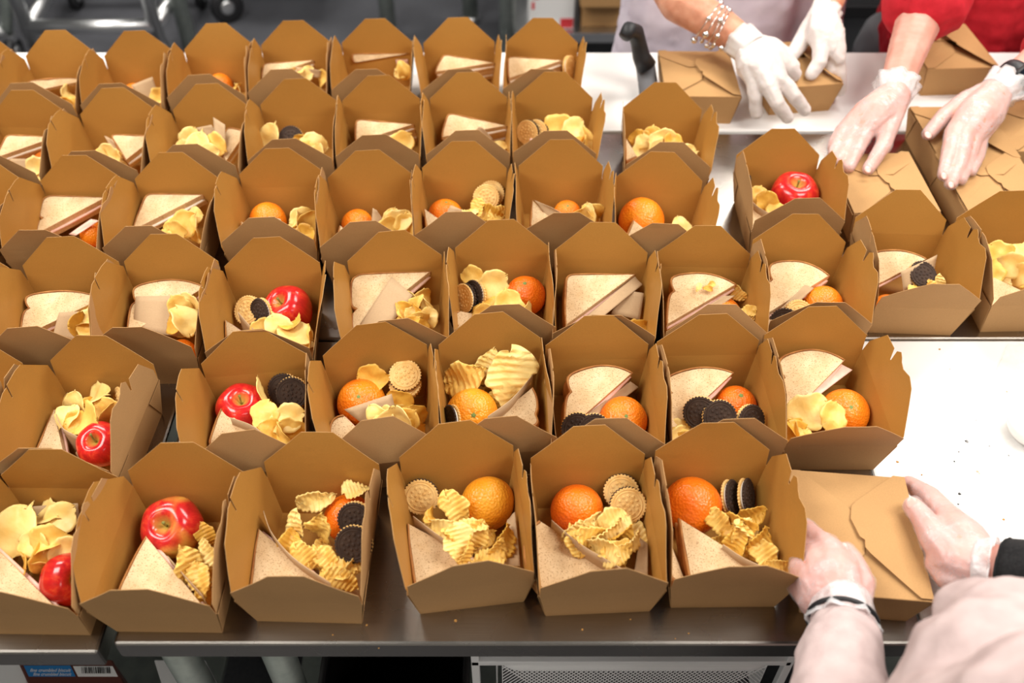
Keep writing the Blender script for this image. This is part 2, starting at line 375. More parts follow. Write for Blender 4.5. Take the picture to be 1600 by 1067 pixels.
BX = {
'1a':(-21.22,22.51,-0.015,-0.150), '1b':(-15.35,22.62,-0.013,0.003), '1c':(-9.10,23.09,-0.027,0.004), '1d':(-2.20,23.79,0.131,0.027), '1e':(3.77,23.52,0.048,-0.012), '1f':(9.63,23.84,0.011,0.022),
'2a':(-28.3,29.6,-.03,0),'2b':(-21.52,29.57,-0.047,-0.004), '2c':(-13.02,29.88,0.130,-0.059), '2d':(-6.71,30.48,0.150,-0.010), '2e':(-0.85,31.07,0.097,0.012), '2f':(4.56,30.85,0.017,-0.034), '2g':(10.51,31.15,0.025,-0.061), '2h':(16.25,31.57,-0.001,0.003),
'3a':(-31.6,36.9,.02,0),'3b':(-25.29,37.30,0.064,0.017), '3c':(-19.73,37.46,0.007,0.046), '3d':(-13.64,37.21,0.061,0.034), '3e':(-6.48,37.84,0.103,-0.031), '3f':(-0.49,38.82,0.038,-0.024), '3g':(5.06,38.35,-0.042,0.026), '3h':(11.09,38.28,-0.028,-0.077), '3i':(16.90,39.3,-0.038,0.039), '3j':(23.52,41.36,-0.047,0.116), '3k':(29.91,41.58,0.023,0.007),
'4a':(-33.5,45.0,0,0),'4b':(-27.31,45.26,-0.008,-0.015), '4c':(-21.36,45.45,-0.002,-0.006), '4d':(-14.63,46.09,0.045,-0.042), '4e':(-8.83,45.72,0.07,0.025), '4f':(-3.1,46.61,-0.003,0.064), '4g':(3.17,46.83,0.002,0.047), '4h':(9.1,45.47,-0.09,0.016), '4i':(17.49,48.04,-0.004,0.056),
'5a':(-33.34,52.96,-0.02,-0.096), '5b':(-27.06,53.02,0.046,0.002), '5c':(-20.8,53.57,0.038,-0.008), '5d':(-14.75,54.33,0.061,-0.012), '5e':(-9.06,54.8,0.058,-0.024), '5f':(-2.99,55.0,0.028,-0.030), '5g':(2.90,55.1,-0.026,0.007), '5h':(10.33,53.66,-0.056,0.031),
'6a':(-39.8,60.9,0,0),'6b':(-33.78,60.93,0.03,0.009), '6c':(-27.78,61.01,0.056,0.017), '6d':(-21.96,61.99,0.061,0.008), '6e':(-16.3,62.57,0.046,0.015), '6f':(-10.27,62.9,0.017,-0.043), '6g':(-3.9,62.9,0.051,-0.002), '6h':(2.20,62.9,-0.036,0.012)}
ORD = ['first', 'second', 'third', 'fourth', 'fifth', 'sixth', 'seventh', 'eighth', 'ninth', 'tenth', 'eleventh']
ROW = {'1': 'front', '2': 'second', '3': 'third', '4': 'fourth', '5': 'fifth', '6': 'back'}
def where(key): return "in %s row's %s box from left" % (ROW[key[0]], ORD[ord(key[1])-97])
HOLD = {'1a': 'smooth chips, red apple and bread', '1b': 'red and yellow apple', '1c': 'orange, two chocolate cookies, ridged chips', '1d': 'big orange and one golden cookie', '1e': 'orange and two golden cookies', '1f': 'orange and upright chocolate cookies',
'2a': 'nothing visible', '2b': 'round chips and red apple', '2c': 'striped apple and chocolate cookies', '2d': 'clementine and stacked golden cookies', '2e': 'big ridged chips and clementine', '2f': 'stacked sandwich and clementine', '2g': 'sandwich and three chocolate cookies', '2h': 'ham sandwich, clementine and chips',
'3a': 'nothing visible', '3b': 'large bread slice', '3c': 'bread behind brown paper', '3d': 'bright red apple', '3e': 'square bread and small chips', '3f': 'golden cookies, chips, orange', '3g': 'sandwich wrapped in layered paper', '3h': 'sandwich with chip bits on top', '3i': 'sandwich, papers and orange', '3j': 'sandwich and cookies in paper', '3k': 'chips over a sandwich',
'4a': 'nothing visible', '4b': 'square ham sandwich', '4c': 'square sandwich over chips', '4d': 'clementine and brown paper', '4e': 'small clementine at left', '4f': 'golden cookies against back', '4g': 'sandwich tip and half-hidden orange', '4h': 'lone orange', '4i': 'glossy apple and edge-on cookies',
'5a': 'sandwich above chips', '5b': 'pale sandwich corner', '5c': 'pale chips and papers', '5d': 'chocolate cookie between chips', '5e': 'toast-edged sandwich, chip', '5f': 'sandwich with paper tip', '5g': 'cookie on edge and chips', '5h': 'chips and bread tip',
'6a': 'nothing visible', '6b': 'round bread slice', '6c': 'paper-covered orange', '6d': 'orange peeking out', '6e': 'bread and napkins', '6f': 'sandwich with ham', '6g': 'slanted white sandwich', '6h': 'square sandwich at right'}
rows = {}
for k in BX: rows.setdefault(k[0], []).append(k)
LEAN = {'1a': (.12, -.02), '1b': (.26, .0), '1c': (.16, .02), '1d': (.17, .0), '1e': (.02, .0), '1f': (.0, .17), '2b': (.15, -.05), '2c': (.16, .06), '2h': (.05, .26), '3i': (.0, .12), '3j': (.0, .15), '4i': (.0, .13), '5h': (.05, .18), '4h': (.0, .2), '6h': (.0, .12)}
for rk in rows:
    ks = sorted(rows[rk])
    for i, k in enumerate(ks):
        x, y, r, dl = BX[k]
        gl = (x-BX[ks[i-1]][0]) if i else 7; gr = (BX[ks[i+1]][0]-x) if i < len(ks)-1 else 7
        f = lambda g: max(-.13, min(.22, math.asin(max(-.9, min(.9, (g-5.62)/2/2.8)))))
        ll, rl = f(gl), f(gr)
        if k in LEAN: ll, rl = LEAN[k]
        flean = .17 if rk == '1' else (.30 if k in ('2h', '3j', '3k') else .12)
        for kk, (x2, y2, r2, d2) in BX.items():        # room in front of the flap: the back flaps of the row before
            if kk[0] == str(int(rk)-1) and abs(x2-x) < 5.6:
                gp = (y-TL-abs(r)*1.2*(abs(x2-x) > 1)) - (y2+TL) + .05
                flean = min(flean, math.asin(max(-.45, min(.3, (gp-2.9*math.sin(.137+d2))/2.9))))
        open_box(k, x, y, r, .137+dl, ll, rl, flean,
                 'open kraft box holding %s, %s from left in %s row' % (HOLD[k], ORD[ord(k[1])-97], ROW[rk]))
def clampb(key, p, marg=.05):
    """keep a point (inches) inside box key"""
    if key is None: return p
    x, y, r, _ = BX[key]; c, s = math.cos(r), math.sin(r); dx, dy = p.x-x, p.y-y
    lx, ly = dx*c+dy*s, -dx*s+dy*c
    z = max(0, min(p.z, 4.2)); hw, hl = BW+SL*min(z, 2.5)-marg-TH, BL+SL*min(z, 2.5)-marg-TH
    lx, ly = max(-hw, min(hw, lx)), max(-hl, min(hl, ly))
    return Vector((x+lx*c-ly*s, y+lx*s+ly*c, p.z))

def closed_box(x, y, rot, label, z=0, leans=(1.50, 1.46, 1.52, 1.50)):
    t = thing('takeout_box', label, 'takeout box', V(x, y, z), 'closed kraft boxes', rot)
    link('tray', ME_BODY, None, t)
    for (nm, me, sd, ln, dz) in (('back_flap', ME_HEX[0], 'back', -leans[0], 0), ('front_flap', ME_HEX[0], 'front', -leans[1], 0), ('left_flap', ME_CL, 'left', -leans[2], .06), ('right_flap', ME_CR, 'right', -leans[3], .13)):
        o = place_flap(nm, me, t, sd, ln); o.location.z += dz*IN
    return t
closed_box(15.75, 23.35, -.09, 'closed kraft box between two gloved hands at bottom right', 0, (1.52, 1.53, 1.53, 1.50))
p = at(1092, 194, 0); C1 = (p.x, p.y+3); closed_box(p.x, p.y+3, -.02, 'closed kraft box left of the hands wearing a bead bracelet', .0, (1.45, 1.52, 1.5, 1.44))
p = at(1240, 178, 0); closed_box(p.x, p.y+3, .14, 'half-closed kraft box under the two white opaque gloves', 0, (1.45, 1.30, 1.35, 1.15))
p = at(1482, 150, 0); closed_box(p.x, p.y+3.05, .06, 'closed kraft box under the red sweater', 0, (1.45, 1.5, 1.5, 1.35))
p = at(1532, 250, 2.6); closed_box(p.x, p.y+3.4, .02, 'closed kraft box below the gloved hand with the watch', 0, (1.45, 1.52, 1.5, 1.42))
p = at(1395, 330, 2.6); closed_box(p.x+.2, p.y+3.1, .02, 'closed kraft box behind the third row\'s open boxes, nearest the pink-gloved fingers', 0, (1.45, 1.5, 1.5, 1.48))
p = at(1567, 330, 2.6); closed_box(p.x+.5, p.y+3.1, .03, 'closed kraft box at right frame edge, right of the pointing gloved fingers', 0, (1.45, 1.5, 1.5, 1.48))
p = at(1640, 240, 2.6); closed_box(p.x+.3, p.y+3.6, -.02, 'kraft box cut by right frame edge below the watch', 0, (1.45, 1.5, 1.5, 1.45))

# ------------------------------------------------------------------ food
def smooth_outline(pts, sub=2):
    out = []
    for i in range(len(pts)-1):
        p0, p1, p2, p3 = pts[max(i-1, 0)], pts[i], pts[i+1], pts[min(i+2, len(pts)-1)]
        for s in range(sub):
            t = s/sub
            out.append(tuple(.5*(2*p1[k]+(p2[k]-p0[k])*t+(2*p0[k]-5*p1[k]+4*p2[k]-p3[k])*t*t+(3*p1[k]-p0[k]-3*p2[k]+p3[k])*t**3) for k in (0, 1)))
    out.append(pts[-1]); return out
def orange_mesh(squash, seed, m):
    bm = bmesh.new(); bmesh.ops.create_uvsphere(bm, u_segments=36, v_segments=24, radius=1)
    for v in bm.verts:
        d = v.co.normalized(); rr = 1+.025*noise.noise(d*1.6+Vector((seed, 0, 0)))
        c = max(0, d.z); dim = .05*math.exp(-((1-c)/.012)) + .012*math.cos(math.atan2(d.y, d.x)*7)*math.exp(-((1-c-.03)/.05)**2)
        v.co = d*(rr-dim); v.co.z *= squash
        v.co *= IN
    me = bpy.data.meshes.new('orange'); bm.to_mesh(me); bm.free(); me.materials.append(m)
    for p in me.polygons: p.use_smooth = True
    return me
ME_OR = [orange_mesh(.90, 1, M['orange']), orange_mesh(.84, 5, M['orange2']), orange_mesh(.96, 9, M['orange3'])]
def scar_mesh():
    bm = lathe_bm([(0, .02*IN), (.04*IN, .02*IN), (.09*IN, 0), (.05*IN, -.03*IN), (0, -.03*IN)], 10)
    for k in range(5):
        a = k*2*math.pi/5; d = Vector((math.cos(a), math.sin(a), 0)); n = Vector((-d.y, d.x, 0))
        vs = [bm.verts.new((d*x + n*y)*IN+Vector((0, 0, z*IN))) for x, y, z in ((.04, .03, .02), (.04, -.03, .02), (.16, 0, .0))]; bm.faces.new(vs)
    me = bpy.data.meshes.new('scar'); bm.to_mesh(me); bm.free(); me.materials.append(M['navel']); return me
ME_SCAR = scar_mesh()
def rot_to(n, spin=0):
    return Vector(n).to_track_quat('Z', 'Y').to_matrix().to_4x4() @ Matrix.Rotation(spin, 4, 'Z')
def round_fruit(key, px, py, rp, z=None):
    r = 1.2
    for _ in range(4):
        zc = z if z is not None else r*.93+.06
        p = at(px, py, zc); r = rp/scale_at(p)
    q = clampb(key, p, r*.97)
    return q, r
def orange(key, px, py, rp, desc, n=None, var=0, z=None):
    q, r = round_fruit(key, px, py, rp, z)
    t = thing('orange', '%s %s' % (desc, where(key)), 'orange', W(q), 'oranges in the boxes')
    q4 = rot_to(n or (R.uniform(-1, 1), .8, -.5), R.uniform(0, 6))
    o = link('peel', ME_OR[var], None, t); o.matrix_local = q4 @ Matrix.Scale(r, 4)
    if n:
        s = link('stem_scar', ME_SCAR, None, t); sq = (.90, .84, .96)[var]
        s.matrix_local = q4 @ Matrix.Translation((0, 0, r*IN*sq*.96)) @ Matrix.Scale(1.25, 4)
def apple_mesh(m, seed):
    prof = [(0, -.62), (.12, -.66), (.28, -.80), (.45, -.86), (.62, -.78), (.80, -.58), (.95, -.25), (1.02, .08), (1.0, .35), (.90, .62), (.72, .82), (.5, .90), (.32, .84), (.18, .68), (.08, .55), (0, .5)]
    prof = smooth_outline(prof, 4)
    bm = lathe_bm([(max(0, a)*IN, b*IN) for a, b in prof], 40)
    for v in bm.verts:
        a = math.atan2(v.co.y, v.co.x); k = 1+.025*math.cos(5*a+seed)+.02*math.cos(a+seed*2)
        v.co.x *= k; v.co.y *= k
    me = bpy.data.meshes.new('apple'); bm.to_mesh(me); bm.free(); me.materials.append(m)
    for p in me.polygons: p.use_smooth = True
    return me
def apple(key, px, py, rp, desc, n, m, z=None, stemup=.35, sticker=None):
    q, r = round_fruit(key, px, py, rp, z)
    t = thing('apple', '%s %s' % (desc, where(key)), 'apple', W(q), 'apples in the boxes')
    q4 = rot_to(n, R.uniform(0, 6)) @ Matrix.Scale(r, 4)
    o = link('fruit', apple_mesh(m, px % 7), None, t); o.matrix_local = q4
    pts = [Vector((.02*i*i*.05, .015*i, .5+.13*i))*IN for i in range(5)]; pts = [Vector((p.x+stemup*.25*(i/4)**1.5*IN, p.y, p.z*(1 if i < 3 else .97))) for i, p in enumerate(pts)]
    s = bobj('stem', tube_bm(pts, [.05*IN, .04*IN, .035*IN, .04*IN, .06*IN], 8), M['stem'], t, None, True); s.matrix_local = q4
    if sticker:
        d = Vector(sticker).normalized(); mw = Matrix.Translation(d*r*IN*1.0) @ rot_to(d)
        b = lathe_bm([(0, .02*IN), (.2*IN, .01*IN), (.27*IN, -.02*IN), (.2*IN, -.03*IN), (0, -.03*IN)], 20)
        st = bobj('sticker', b, simple_noise('fruit_sticker', (.12, .08, .05), (.75, .70, .45), 700, .4), t, None, True); st.matrix_local = mw @ Matrix.Diagonal((.8, 1.15, 1, 1))
        st['label'] = 'small oval fruit sticker'
def wafer_mesh(m):
    """round wafer with a notched rim and an embossed face, face towards +z"""
    bm = bmesh.new(); n = 96; R0 = .88
    def ring(r, z, w=0): return [bm.verts.new(((r-(w if k % 3 == 0 else 0))*math.cos(k*2*math.pi/n)*IN, (r-(w if k % 3 == 0 else 0))*math.sin(k*2*math.pi/n)*IN, z*IN)) for k in range(n)]
    rs = [ring(.80, 0), ring(R0-.02, .02, .05), ring(R0, .06, .055), ring(R0-.02, .105, .055), ring(.77, .115), ring(.75, .095), ring(.70, .085), ring(.68, .12), ring(.64, .12), ring(.62, .10), ring(.30, .10)]
    for A, B in zip(rs, rs[1:]):
        for k in range(n): bm.faces.new((A[k], A[(k+1) % n], B[(k+1) % n], B[k]))
    bm.faces.new(rs[0][::-1]); bm.faces.new(rs[-1])
    def stud(x, y, r, h=.022, sg=6, rot=0):
        a = [bm.verts.new(((x+r*math.cos(k*2*math.pi/sg+rot))*IN, (y+r*math.sin(k*2*math.pi/sg+rot))*IN, .098*IN)) for k in range(sg)]
        b = [bm.verts.new(((x+r*.6*math.cos(k*2*math.pi/sg+rot))*IN, (y+r*.6*math.sin(k*2*math.pi/sg+rot))*IN, (.098+h)*IN)) for k in range(sg)]
        for k in range(sg): bm.faces.new((a[k], a[(k+1) % sg], b[(k+1) % sg], b[k]))
        bm.faces.new(b)
    for k in range(12):
        a = k*math.pi/6; stud(.47*math.cos(a), .47*math.sin(a), .10, .04, 4, a)
    for k in range(6):
        a = k*math.pi/3+.3; stud(.24*math.cos(a), .24*math.sin(a), .085, .04, 6, a)
    stud(0, 0, .10, .04, 8)
    me = bpy.data.meshes.new('wafer'); bm.to_mesh(me); bm.free(); me.materials.append(m); return me
WG, WC = wafer_mesh(M['wafer_g']), wafer_mesh(M['wafer_c'])
bmc = lathe_bm([(0, -.06*IN), (.72*IN, -.06*IN), (.76*IN, -.02*IN), (.76*IN, .02*IN), (.72*IN, .06*IN), (0, .06*IN)], 28)
ME_CREAM = bpy.data.meshes.new('cream'); bmc.to_mesh(ME_CREAM); bmc.free(); ME_CREAM.materials.append(M['cream'])
for p_ in ME_CREAM.polygons: p_.use_smooth = True
def cookie(key, px, py, z, n, kind, desc, cm=.25):
    q = clampb(key, at(px, py, z), cm)
    t = thing('sandwich_cookie', '%s %s' % (desc, where(key)), 'cookie', W(q), 'sandwich cookies in the boxes')
    qt = rot_to(n, R.uniform(0, 6))
    a = link('wafer', WG if kind[0] == 'g' else WC, None, t); a.matrix_local = qt @ Matrix.Translation((0, 0, .055*IN))
    c = link('cream', ME_CREAM, None, t); c.matrix_local = qt
    b = link('wafer', WG if kind[1] == 'g' else WC, None, t); b.matrix_local = qt @ Matrix.Translation((0, 0, -.055*IN)) @ Matrix.Rotation(math.pi, 4, 'X')
# sandwiches: outline in the (a, b) frame, a along O->A, b along O->B; crust runs A -> O -> B, the cut is the straight B -> A
SHAPES = {
 'square': [(1, 0), (.7, -.015), (.35, -.01), (.12, 0), (.035, .035), (0, .12), (-.01, .4), (0, .75), (0, 1)],
 'dome': [(1, 0), (.86, -.07), (.7, -.10), (.5, -.09), (.36, -.04), (.3, -.035), (.2, -.07), (.1, -.04), (.03, .03), (0, .15), (.015, .5), (0, .8), (0, 1)],
 'domet': [(1, 0), (.8, -.02), (.5, -.03), (.36, -.01), (.3, .035), (.23, .0), (.12, -.03), (.02, -.02), (-.06, .08), (-.13, .28), (-.16, .5), (-.13, .72), (-.06, .9), (0, 1)],
 'round': [(1, .02), (.93, -.10), (.78, -.19), (.55, -.21), (.3, -.17), (.1, -.08), (.0, .03), (-.03, .2), (-.03, .5), (-.02, .8), (0, 1)],
 'mushroom': [(1, 0), (.96, -.03), (.7, -.03), (.62, .03), (.57, -.03), (.45, -.05), (.12, -.04), (.02, .02), (-.02, .12), (-.02, .5), (0, .85), (0, 1)]}
def slice_bms(O, a, b, n, pts, th, inset=0):
    """bread slice (crumb) and its crust band as two bmeshes, relative to O; n = face normal (up), slice extends down along -n"""
    def P(q, d, s=1.0):
        return (a*q[0] + b*q[1]) - n*d
    cm = (a+b)*.33
    bm = bmesh.new(); lay = []
    for d, k in ((.0, .985), (.05, 1.0), (th-.05, 1.0), (th, .985)):
        lay.append([bm.verts.new((cm+(P(q, 0)-cm)*k - n*d)*IN) for q in pts])
    m = len(pts)
    bm.faces.new(lay[0]); bm.faces.new(lay[-1][::-1])
    for A, B in zip(lay, lay[1:]):
        for k in range(m): bm.faces.new((A[k], B[k], B[(k+1) % m], A[(k+1) % m]))
    bmesh.ops.recalc_face_normals(bm, faces=bm.faces[:])
    cr = bmesh.new(); prof = [(-.014, -.11), (-.012, .015), (.10, .06), (th*.5, .08), (th-.10, .06), (th+.005, .015)]; L2 = []
    for d, o in prof:
        row = []
        for q in pts:
            v = P(q, 0)-cm; row.append(cr.verts.new((cm+v*(1+o/max(.4, v.length)) - n*d)*IN))
        L2.append(row)
    inn = [[cr.verts.new((cm+(P(q, 0)-cm)*.965 - n*d)*IN) for q in pts] for d in (th+.005, -.008)]
    L2 += inn
    for j in range(len(L2)):
        A, B = L2[j], L2[(j+1) % len(L2)]
        for k in range(m-1): cr.faces.new((A[k], B[k], B[k+1], A[k+1]))
    cr.faces.new([r[0] for r in L2]); cr.faces.new([r[-1] for r in L2][::-1])
    bmesh.ops.recalc_face_normals(cr, faces=cr.faces[:])
    return bm, cr
def sandwich(key, O, A, B, shape, desc, th=.42, fill='ham', label=None, under=0, lay=1, clampm=.1):
    """O right-angle corner, A and B the tips, each (px, py, z); face plane through them"""
    if key and key[0] in '56' or key == '4c': fill = 'turkey'
    P3 = [clampb(key, at(*q), clampm) for q in (O, A, B)]
    o, a, b = P3[0], P3[1]-P3[0], P3[2]-P3[0]
    n = a.cross(b).normalized()
    if n.z < 0: n = -n
    pts = smooth_outline(SHAPES[shape])
    t = thing('sandwich_half', label or ('%s %s' % (desc, where(key))), 'sandwich', W(o), 'sandwich halves in the boxes')
    off = 0
    for j in range(lay):
        for nm in (0, 1):
            bm, cr = slice_bms(o, a, b, n, pts, th)
            for g in (bm, cr): bmesh.ops.translate(g, verts=g.verts[:], vec=(-n*off + (Vector((R.uniform(-.05, .05), R.uniform(-.05, .05), 0)) if nm or j else Vector((0, 0, 0))))*IN)
            s = bobj('bread_slice', bm, M['bread'], t); bobj('crust', cr, M['crust'], s, None, True)
            off += th
            if nm == 0:
                cm = (a+b)*.33; fm = bmesh.new()
                for q, mm in ((0, .0),):
                    th2 = .16; rows2 = []
                    for d, k in ((0, .97), (.05, 1.0), (th2-.05, 1.0), (th2, .97)):
                        rows2.append([fm.verts.new((cm+(a*p[0]+b*p[1]-cm)*(k*(1.0+.03*math.sin(i*1.9))) - n*(off+d) + (a+b)*.02)*IN) for i, p in enumerate(pts + [(.33, .70), (.66, .36)])])
                    fm.faces.new(rows2[0]); fm.faces.new(rows2[-1][::-1]); mm_ = len(rows2[0])
                    for X, Y in zip(rows2, rows2[1:]):
                        for k in range(mm_): fm.faces.new((X[k], Y[k], Y[(k+1) % mm_], X[(k+1) % mm_]))
                bmesh.ops.recalc_face_normals(fm, faces=fm.faces[:])
                bobj('%s_filling' % ('ham' if fill == 'ham' else 'turkey'), fm, M['ham'] if fill == 'ham' else M['cheese'], t)
                off += th2
    return t
# chips
def chip_mesh(seed, ridged, m, curl=.25, fold=.1):
    rr = random.Random(seed); bm = bmesh.new(); nx = 36 if ridged else 16; ny = 10
    lob = [rr.uniform(-.13, .13)*(1 if ridged else .6) for _ in range(4)]; asp = rr.uniform(.52, .88) if ridged else rr.uniform(.74, .96)
    g = []
    for i in range(nx+1):
        x = -1+2*i/nx; row = []
        for j in range(ny+1):
            s = -1+2*j/ny; x_ = math.sin(x*math.pi/2)*.998
            a = math.atan2(s*.9, x_); k = 1+lob[0]*math.cos(2*a+1)+lob[1]*math.cos(3*a)+lob[2]*math.sin(5*a)+.05*math.sin(7*a+seed)+.035*math.sin(13*a+seed*2)
            y = s*math.sqrt(1-x_*x_)*asp
            X, Y = x_*k, y*k*(1 if abs(x)<1 else 1)
            z = curl*(Y*Y*1.4-X*X*.5) + fold*X*Y + .16*noise.noise(Vector((X*1.5+seed, Y*1.5, 0)))+ .05*noise.noise(Vector((X*5+seed, Y*5, 0)))
            if ridged: z += .07*math.sin(X*math.pi*8)
            row.append(bm.verts.new((X*IN, Y*IN, z*IN)))
        g.append(row)
    for i in range(nx):
        for j in range(ny): bm.faces.new((g[i][j], g[i+1][j], g[i+1][j+1], g[i][j+1]))
    low = {v: bm.verts.new(v.co-Vector((0, 0, .045*IN))) for v in bm.verts[:]}
    for f in list(bm.faces): bm.faces.new([low[v] for v in f.verts][::-1])
    rim = [g[i][0] for i in range(nx+1)]+[g[nx][j] for j in range(1, ny+1)]+[g[i][ny] for i in range(nx-1, -1, -1)]+[g[0][j] for j in range(ny-1, 0, -1)]
    for k in range(len(rim)):
        a_, b_ = rim[k], rim[(k+1) % len(rim)]; bm.faces.new((b_, a_, low[a_], low[b_]))
    me = bpy.data.meshes.new('chip'); bm.to_mesh(me); bm.free(); me.materials.append(m)
    for p in me.polygons: p.use_smooth = True
    return me
CHS = [chip_mesh(k, False, M[mm], cu, fo) for k, mm, cu, fo in ((1, 'chip', .2, .1), (2, 'chip2', .3, -.12), (3, 'chip', .4, .1), (4, 'chip2', .15, .2), (5, 'chip3', .3, -.2), (6, 'chip', .9, .1), (7, 'chip2', .45, .2), (8, 'chip3', .6, -.15))]
CHR = [chip_mesh(k, True, M[mm], cu, fo) for k, mm, cu, fo in ((11, 'chip', .3, .1), (12, 'chip2', .5, -.2), (13, 'chip', .2, .4), (14, 'chip3', .6, .1), (15, 'chip2', .2, -.4), (16, 'chip', .9, .2), (17, 'chip3', .4, .4))]
NCH = [0]; CHL = {}
def chip(key, px, py, z, n=None, size=.95, kind='s', desc=None, spin=None, v=None):
    q = clampb(key, at(px, py, z), size*.55 if z < 2.6 else .2)
    me = (CHR if kind == 'r' else CHS)
    me = me[v] if v is not None else R.choice(me)
    o = link('potato_chip', me, None, None)
    n = n or (R.gauss(0, .45), -.35+R.gauss(0, .4), .9)
    if desc is None or 'pile' in desc: n = (n[0]+R.gauss(0, .4), n[1]+R.gauss(0, .35), n[2]+R.gauss(0, .3)); size *= .88
    CHL.setdefault(key, []).append((o, px, py, q.z, desc is None or 'pile' in desc, kind))
    o.matrix_world = Matrix.Translation(W(q)) @ rot_to(n, R.uniform(0, 6.28) if spin is None else spin) @ Matrix.Scale(size*R.uniform(.92, 1.06), 4)
    NCH[0] += 1
    tag(o, '%s %s' % (desc or ('ridged potato chip' if kind == 'r' else 'smooth potato chip'), where(key)), 'potato chip', 'potato chips in %s row box %s' % (ROW[key[0]], ORD[ord(key[1])-97]))
    return o
def chips(key, px, py, z, n, sx, sy, kind='s', size=.9, desc=None, up=.12):
    desc = desc or ('ridged potato chip in the pile' if kind == 'r' else 'smooth potato chip in the pile')
    for i in range(n):
        a = i*2.4; r = math.sqrt((i+.5)/n)
        chip(key, px+r*sx*math.cos(a), py+r*sy*math.sin(a), z+up*(n-i)*.35*(1-r*.5), None, size, kind, desc)
def sheet(key, name, pts, desc, cat='paper', m='napkin', wav=.04, cm=.06):
    """paper sheet over four corners (px, py, z): top-left, top-right, bottom-right, bottom-left"""
    Q = [clampb(key, at(*q), cm) for q in pts]; c = sum(Q, Vector())/4; sd = pts[0][0]
    def f(u, v):
        p = (Q[0]*(1-u)+Q[1]*u)*(1-v)+(Q[3]*(1-u)+Q[2]*u)*v - c
        nn = (Q[1]-Q[0]).cross(Q[3]-Q[0]).normalized()
        return (p + nn*wav*math.sin(u*5+sd)*math.cos(v*4+sd) + nn*wav*2*(u-.5)**2)*IN
    bm = sheet_bm(f, 8, 6, .02*IN)
    return tag(bobj(name, bm, M[m], None, W(c), True), '%s %s' % (desc, where(key)), cat, 'brown papers in the boxes')
def divider(key, pts, desc, drop=1.9):
    """upright curved kraft divider: top edge through (px, py, z)"""
    Q = [clampb(key, at(q[0], q[1], q[2]+.3), .12) for q in pts]; c = sum(Q, Vector())/len(Q)
    def f(u, v):
        s = u*(len(Q)-1); i = min(int(s), len(Q)-2); t = s-i
        p0, p1, p2, p3 = Q[max(i-1, 0)], Q[i], Q[i+1], Q[min(i+2, len(Q)-1)]
        p = .5*(2*p1+(p2-p0)*t+(2*p0-5*p1+4*p2-p3)*t*t+(3*p1-p0-3*p2+p3)*t**3)
        q = Vector((p.x, p.y, p.z-v*(p.z-.1)*min(1, drop)))
        if v > 0: q = Vector((*clampb(key, q, .08).xy, q.z))
        return (q-c)*IN
    bm = sheet_bm(f, 14, 5, .03*IN)
    return tag(bobj('paper_divider', bm, M['napkin'], None, W(c), True), '%s %s' % (desc, where(key)), 'paper', 'brown papers in the boxes')
FC = (0, -.72, .69)   # towards a standing viewer in front of the tables
# ---- front row
k = '1a'
sandwich(k, (-30, 958, 1.5), (-22, 850, 2.1), (100, 962, 1.5), 'square', 'pale sandwich half with smooth cut edge')
sheet(k, 'paper_napkin', [(40, 792, 1.6), (122, 786, 1.6), (126, 830, .4), (30, 830, .4)], 'kraft paper along the back wall')
chip(k, 20, 832, 1.9, (.0, -.5, .8), 1.35, 's', 'largest smooth pale potato chip', 1.2, 1)
chip(k, 50, 850, 2.0, (-.3, -.6, .7), 1.0, 's', None, .3, 3)
chip(k, 72, 805, 1.7, (-.5, -.6, .6), .95, 's', None, 1.5, 1); chip(k, 90, 815, 1.9, (-.2, -.6, .8), 1.2, 's', None, .8, 3)
chip(k, 75, 845, 2.2, (.1, -.2, .9), .85, 's', 'folded bright yellow potato chip', 0, 5); chip(k, 70, 872, 1.7, (.2, -.5, .8), .9, 's'); chip(k, 100, 862, 2.0, (.1, -.4, .9), 1.0, 's', None, .5, 3)
chips(k, 55, 880, 1.2, 3, 35, 14)
apple(k, 104, 905, 40, 'dark red apple half hidden by flap', (.7, -.3, .5), M['apple'], None)
k = '1b'
apple(k, 273, 818, 46, 'large red and yellow apple with sticker', (-.1, -.45, .85), M['apple_y'], None, sticker=(.80, -.45, .1))
sandwich(k, (180, 930, 1.7), (228, 838, 2.25), (318, 948, 1.6), 'square', 'tan sandwich half cut to a point')
divider(k, [(262, 868, 1.9), (290, 900, 1.9), (318, 930, 1.7)], 'narrow kraft divider between bread and chips')
for q in ((296, 885, 2.0, 1.1, 0), (312, 905, 1.9, 1.0, 2), (327, 865, 2.1, .9, 1), (322, 835, 1.6, .8, 3)): chip(k, q[0], q[1], q[2], (R.uniform(-.3, .1), -.6, .75), q[3], 'r', None, None, q[4])
chips(k, 312, 900, 1.2, 4, 16, 32, 'r', .85)
k = '1c'
orange(k, 545, 808, 38, 'deep orange half behind two dark cookies', (.2, -.3, .9), 2)
sandwich(k, (377, 935, 1.6), (404, 826, 2.3), (518, 922, 1.7), 'square', 'tan square-edged sandwich half')
divider(k, [(412, 798, 2.5), (425, 832, 2.4), (460, 872, 2.3), (516, 910, 2.1)], 'tall curved kraft divider beside bread')
chip(k, 489, 783, 2.4, (-.1, -.85, .5), .95, 'r', 'round ridged chip standing against the back wall', .3, 1)
chip(k, 499, 826, 2.2, (-.2, -.8, .6), 1.0, 'r', 'long ridged chip hanging over the pile', 1.4, 0)
chip(k, 560, 765, 2.5, (0, .3, .9), .7, 'r', 'ridged chip on top of orange', .4, 4)
for q in ((462, 826, 1.9, .95, 1), (450, 850, 1.9, .9, 3), (478, 868, 2.0, .95, 0), (510, 872, 1.9, .95, 2), (527, 890, 1.8, .95, 0), (535, 905, 1.7, .9, 2), (552, 885, 1.8, .8, 1)): chip(k, q[0], q[1], q[2], (R.uniform(-.4, .4), -.5, .75), q[3], 'r', None, None, q[4])
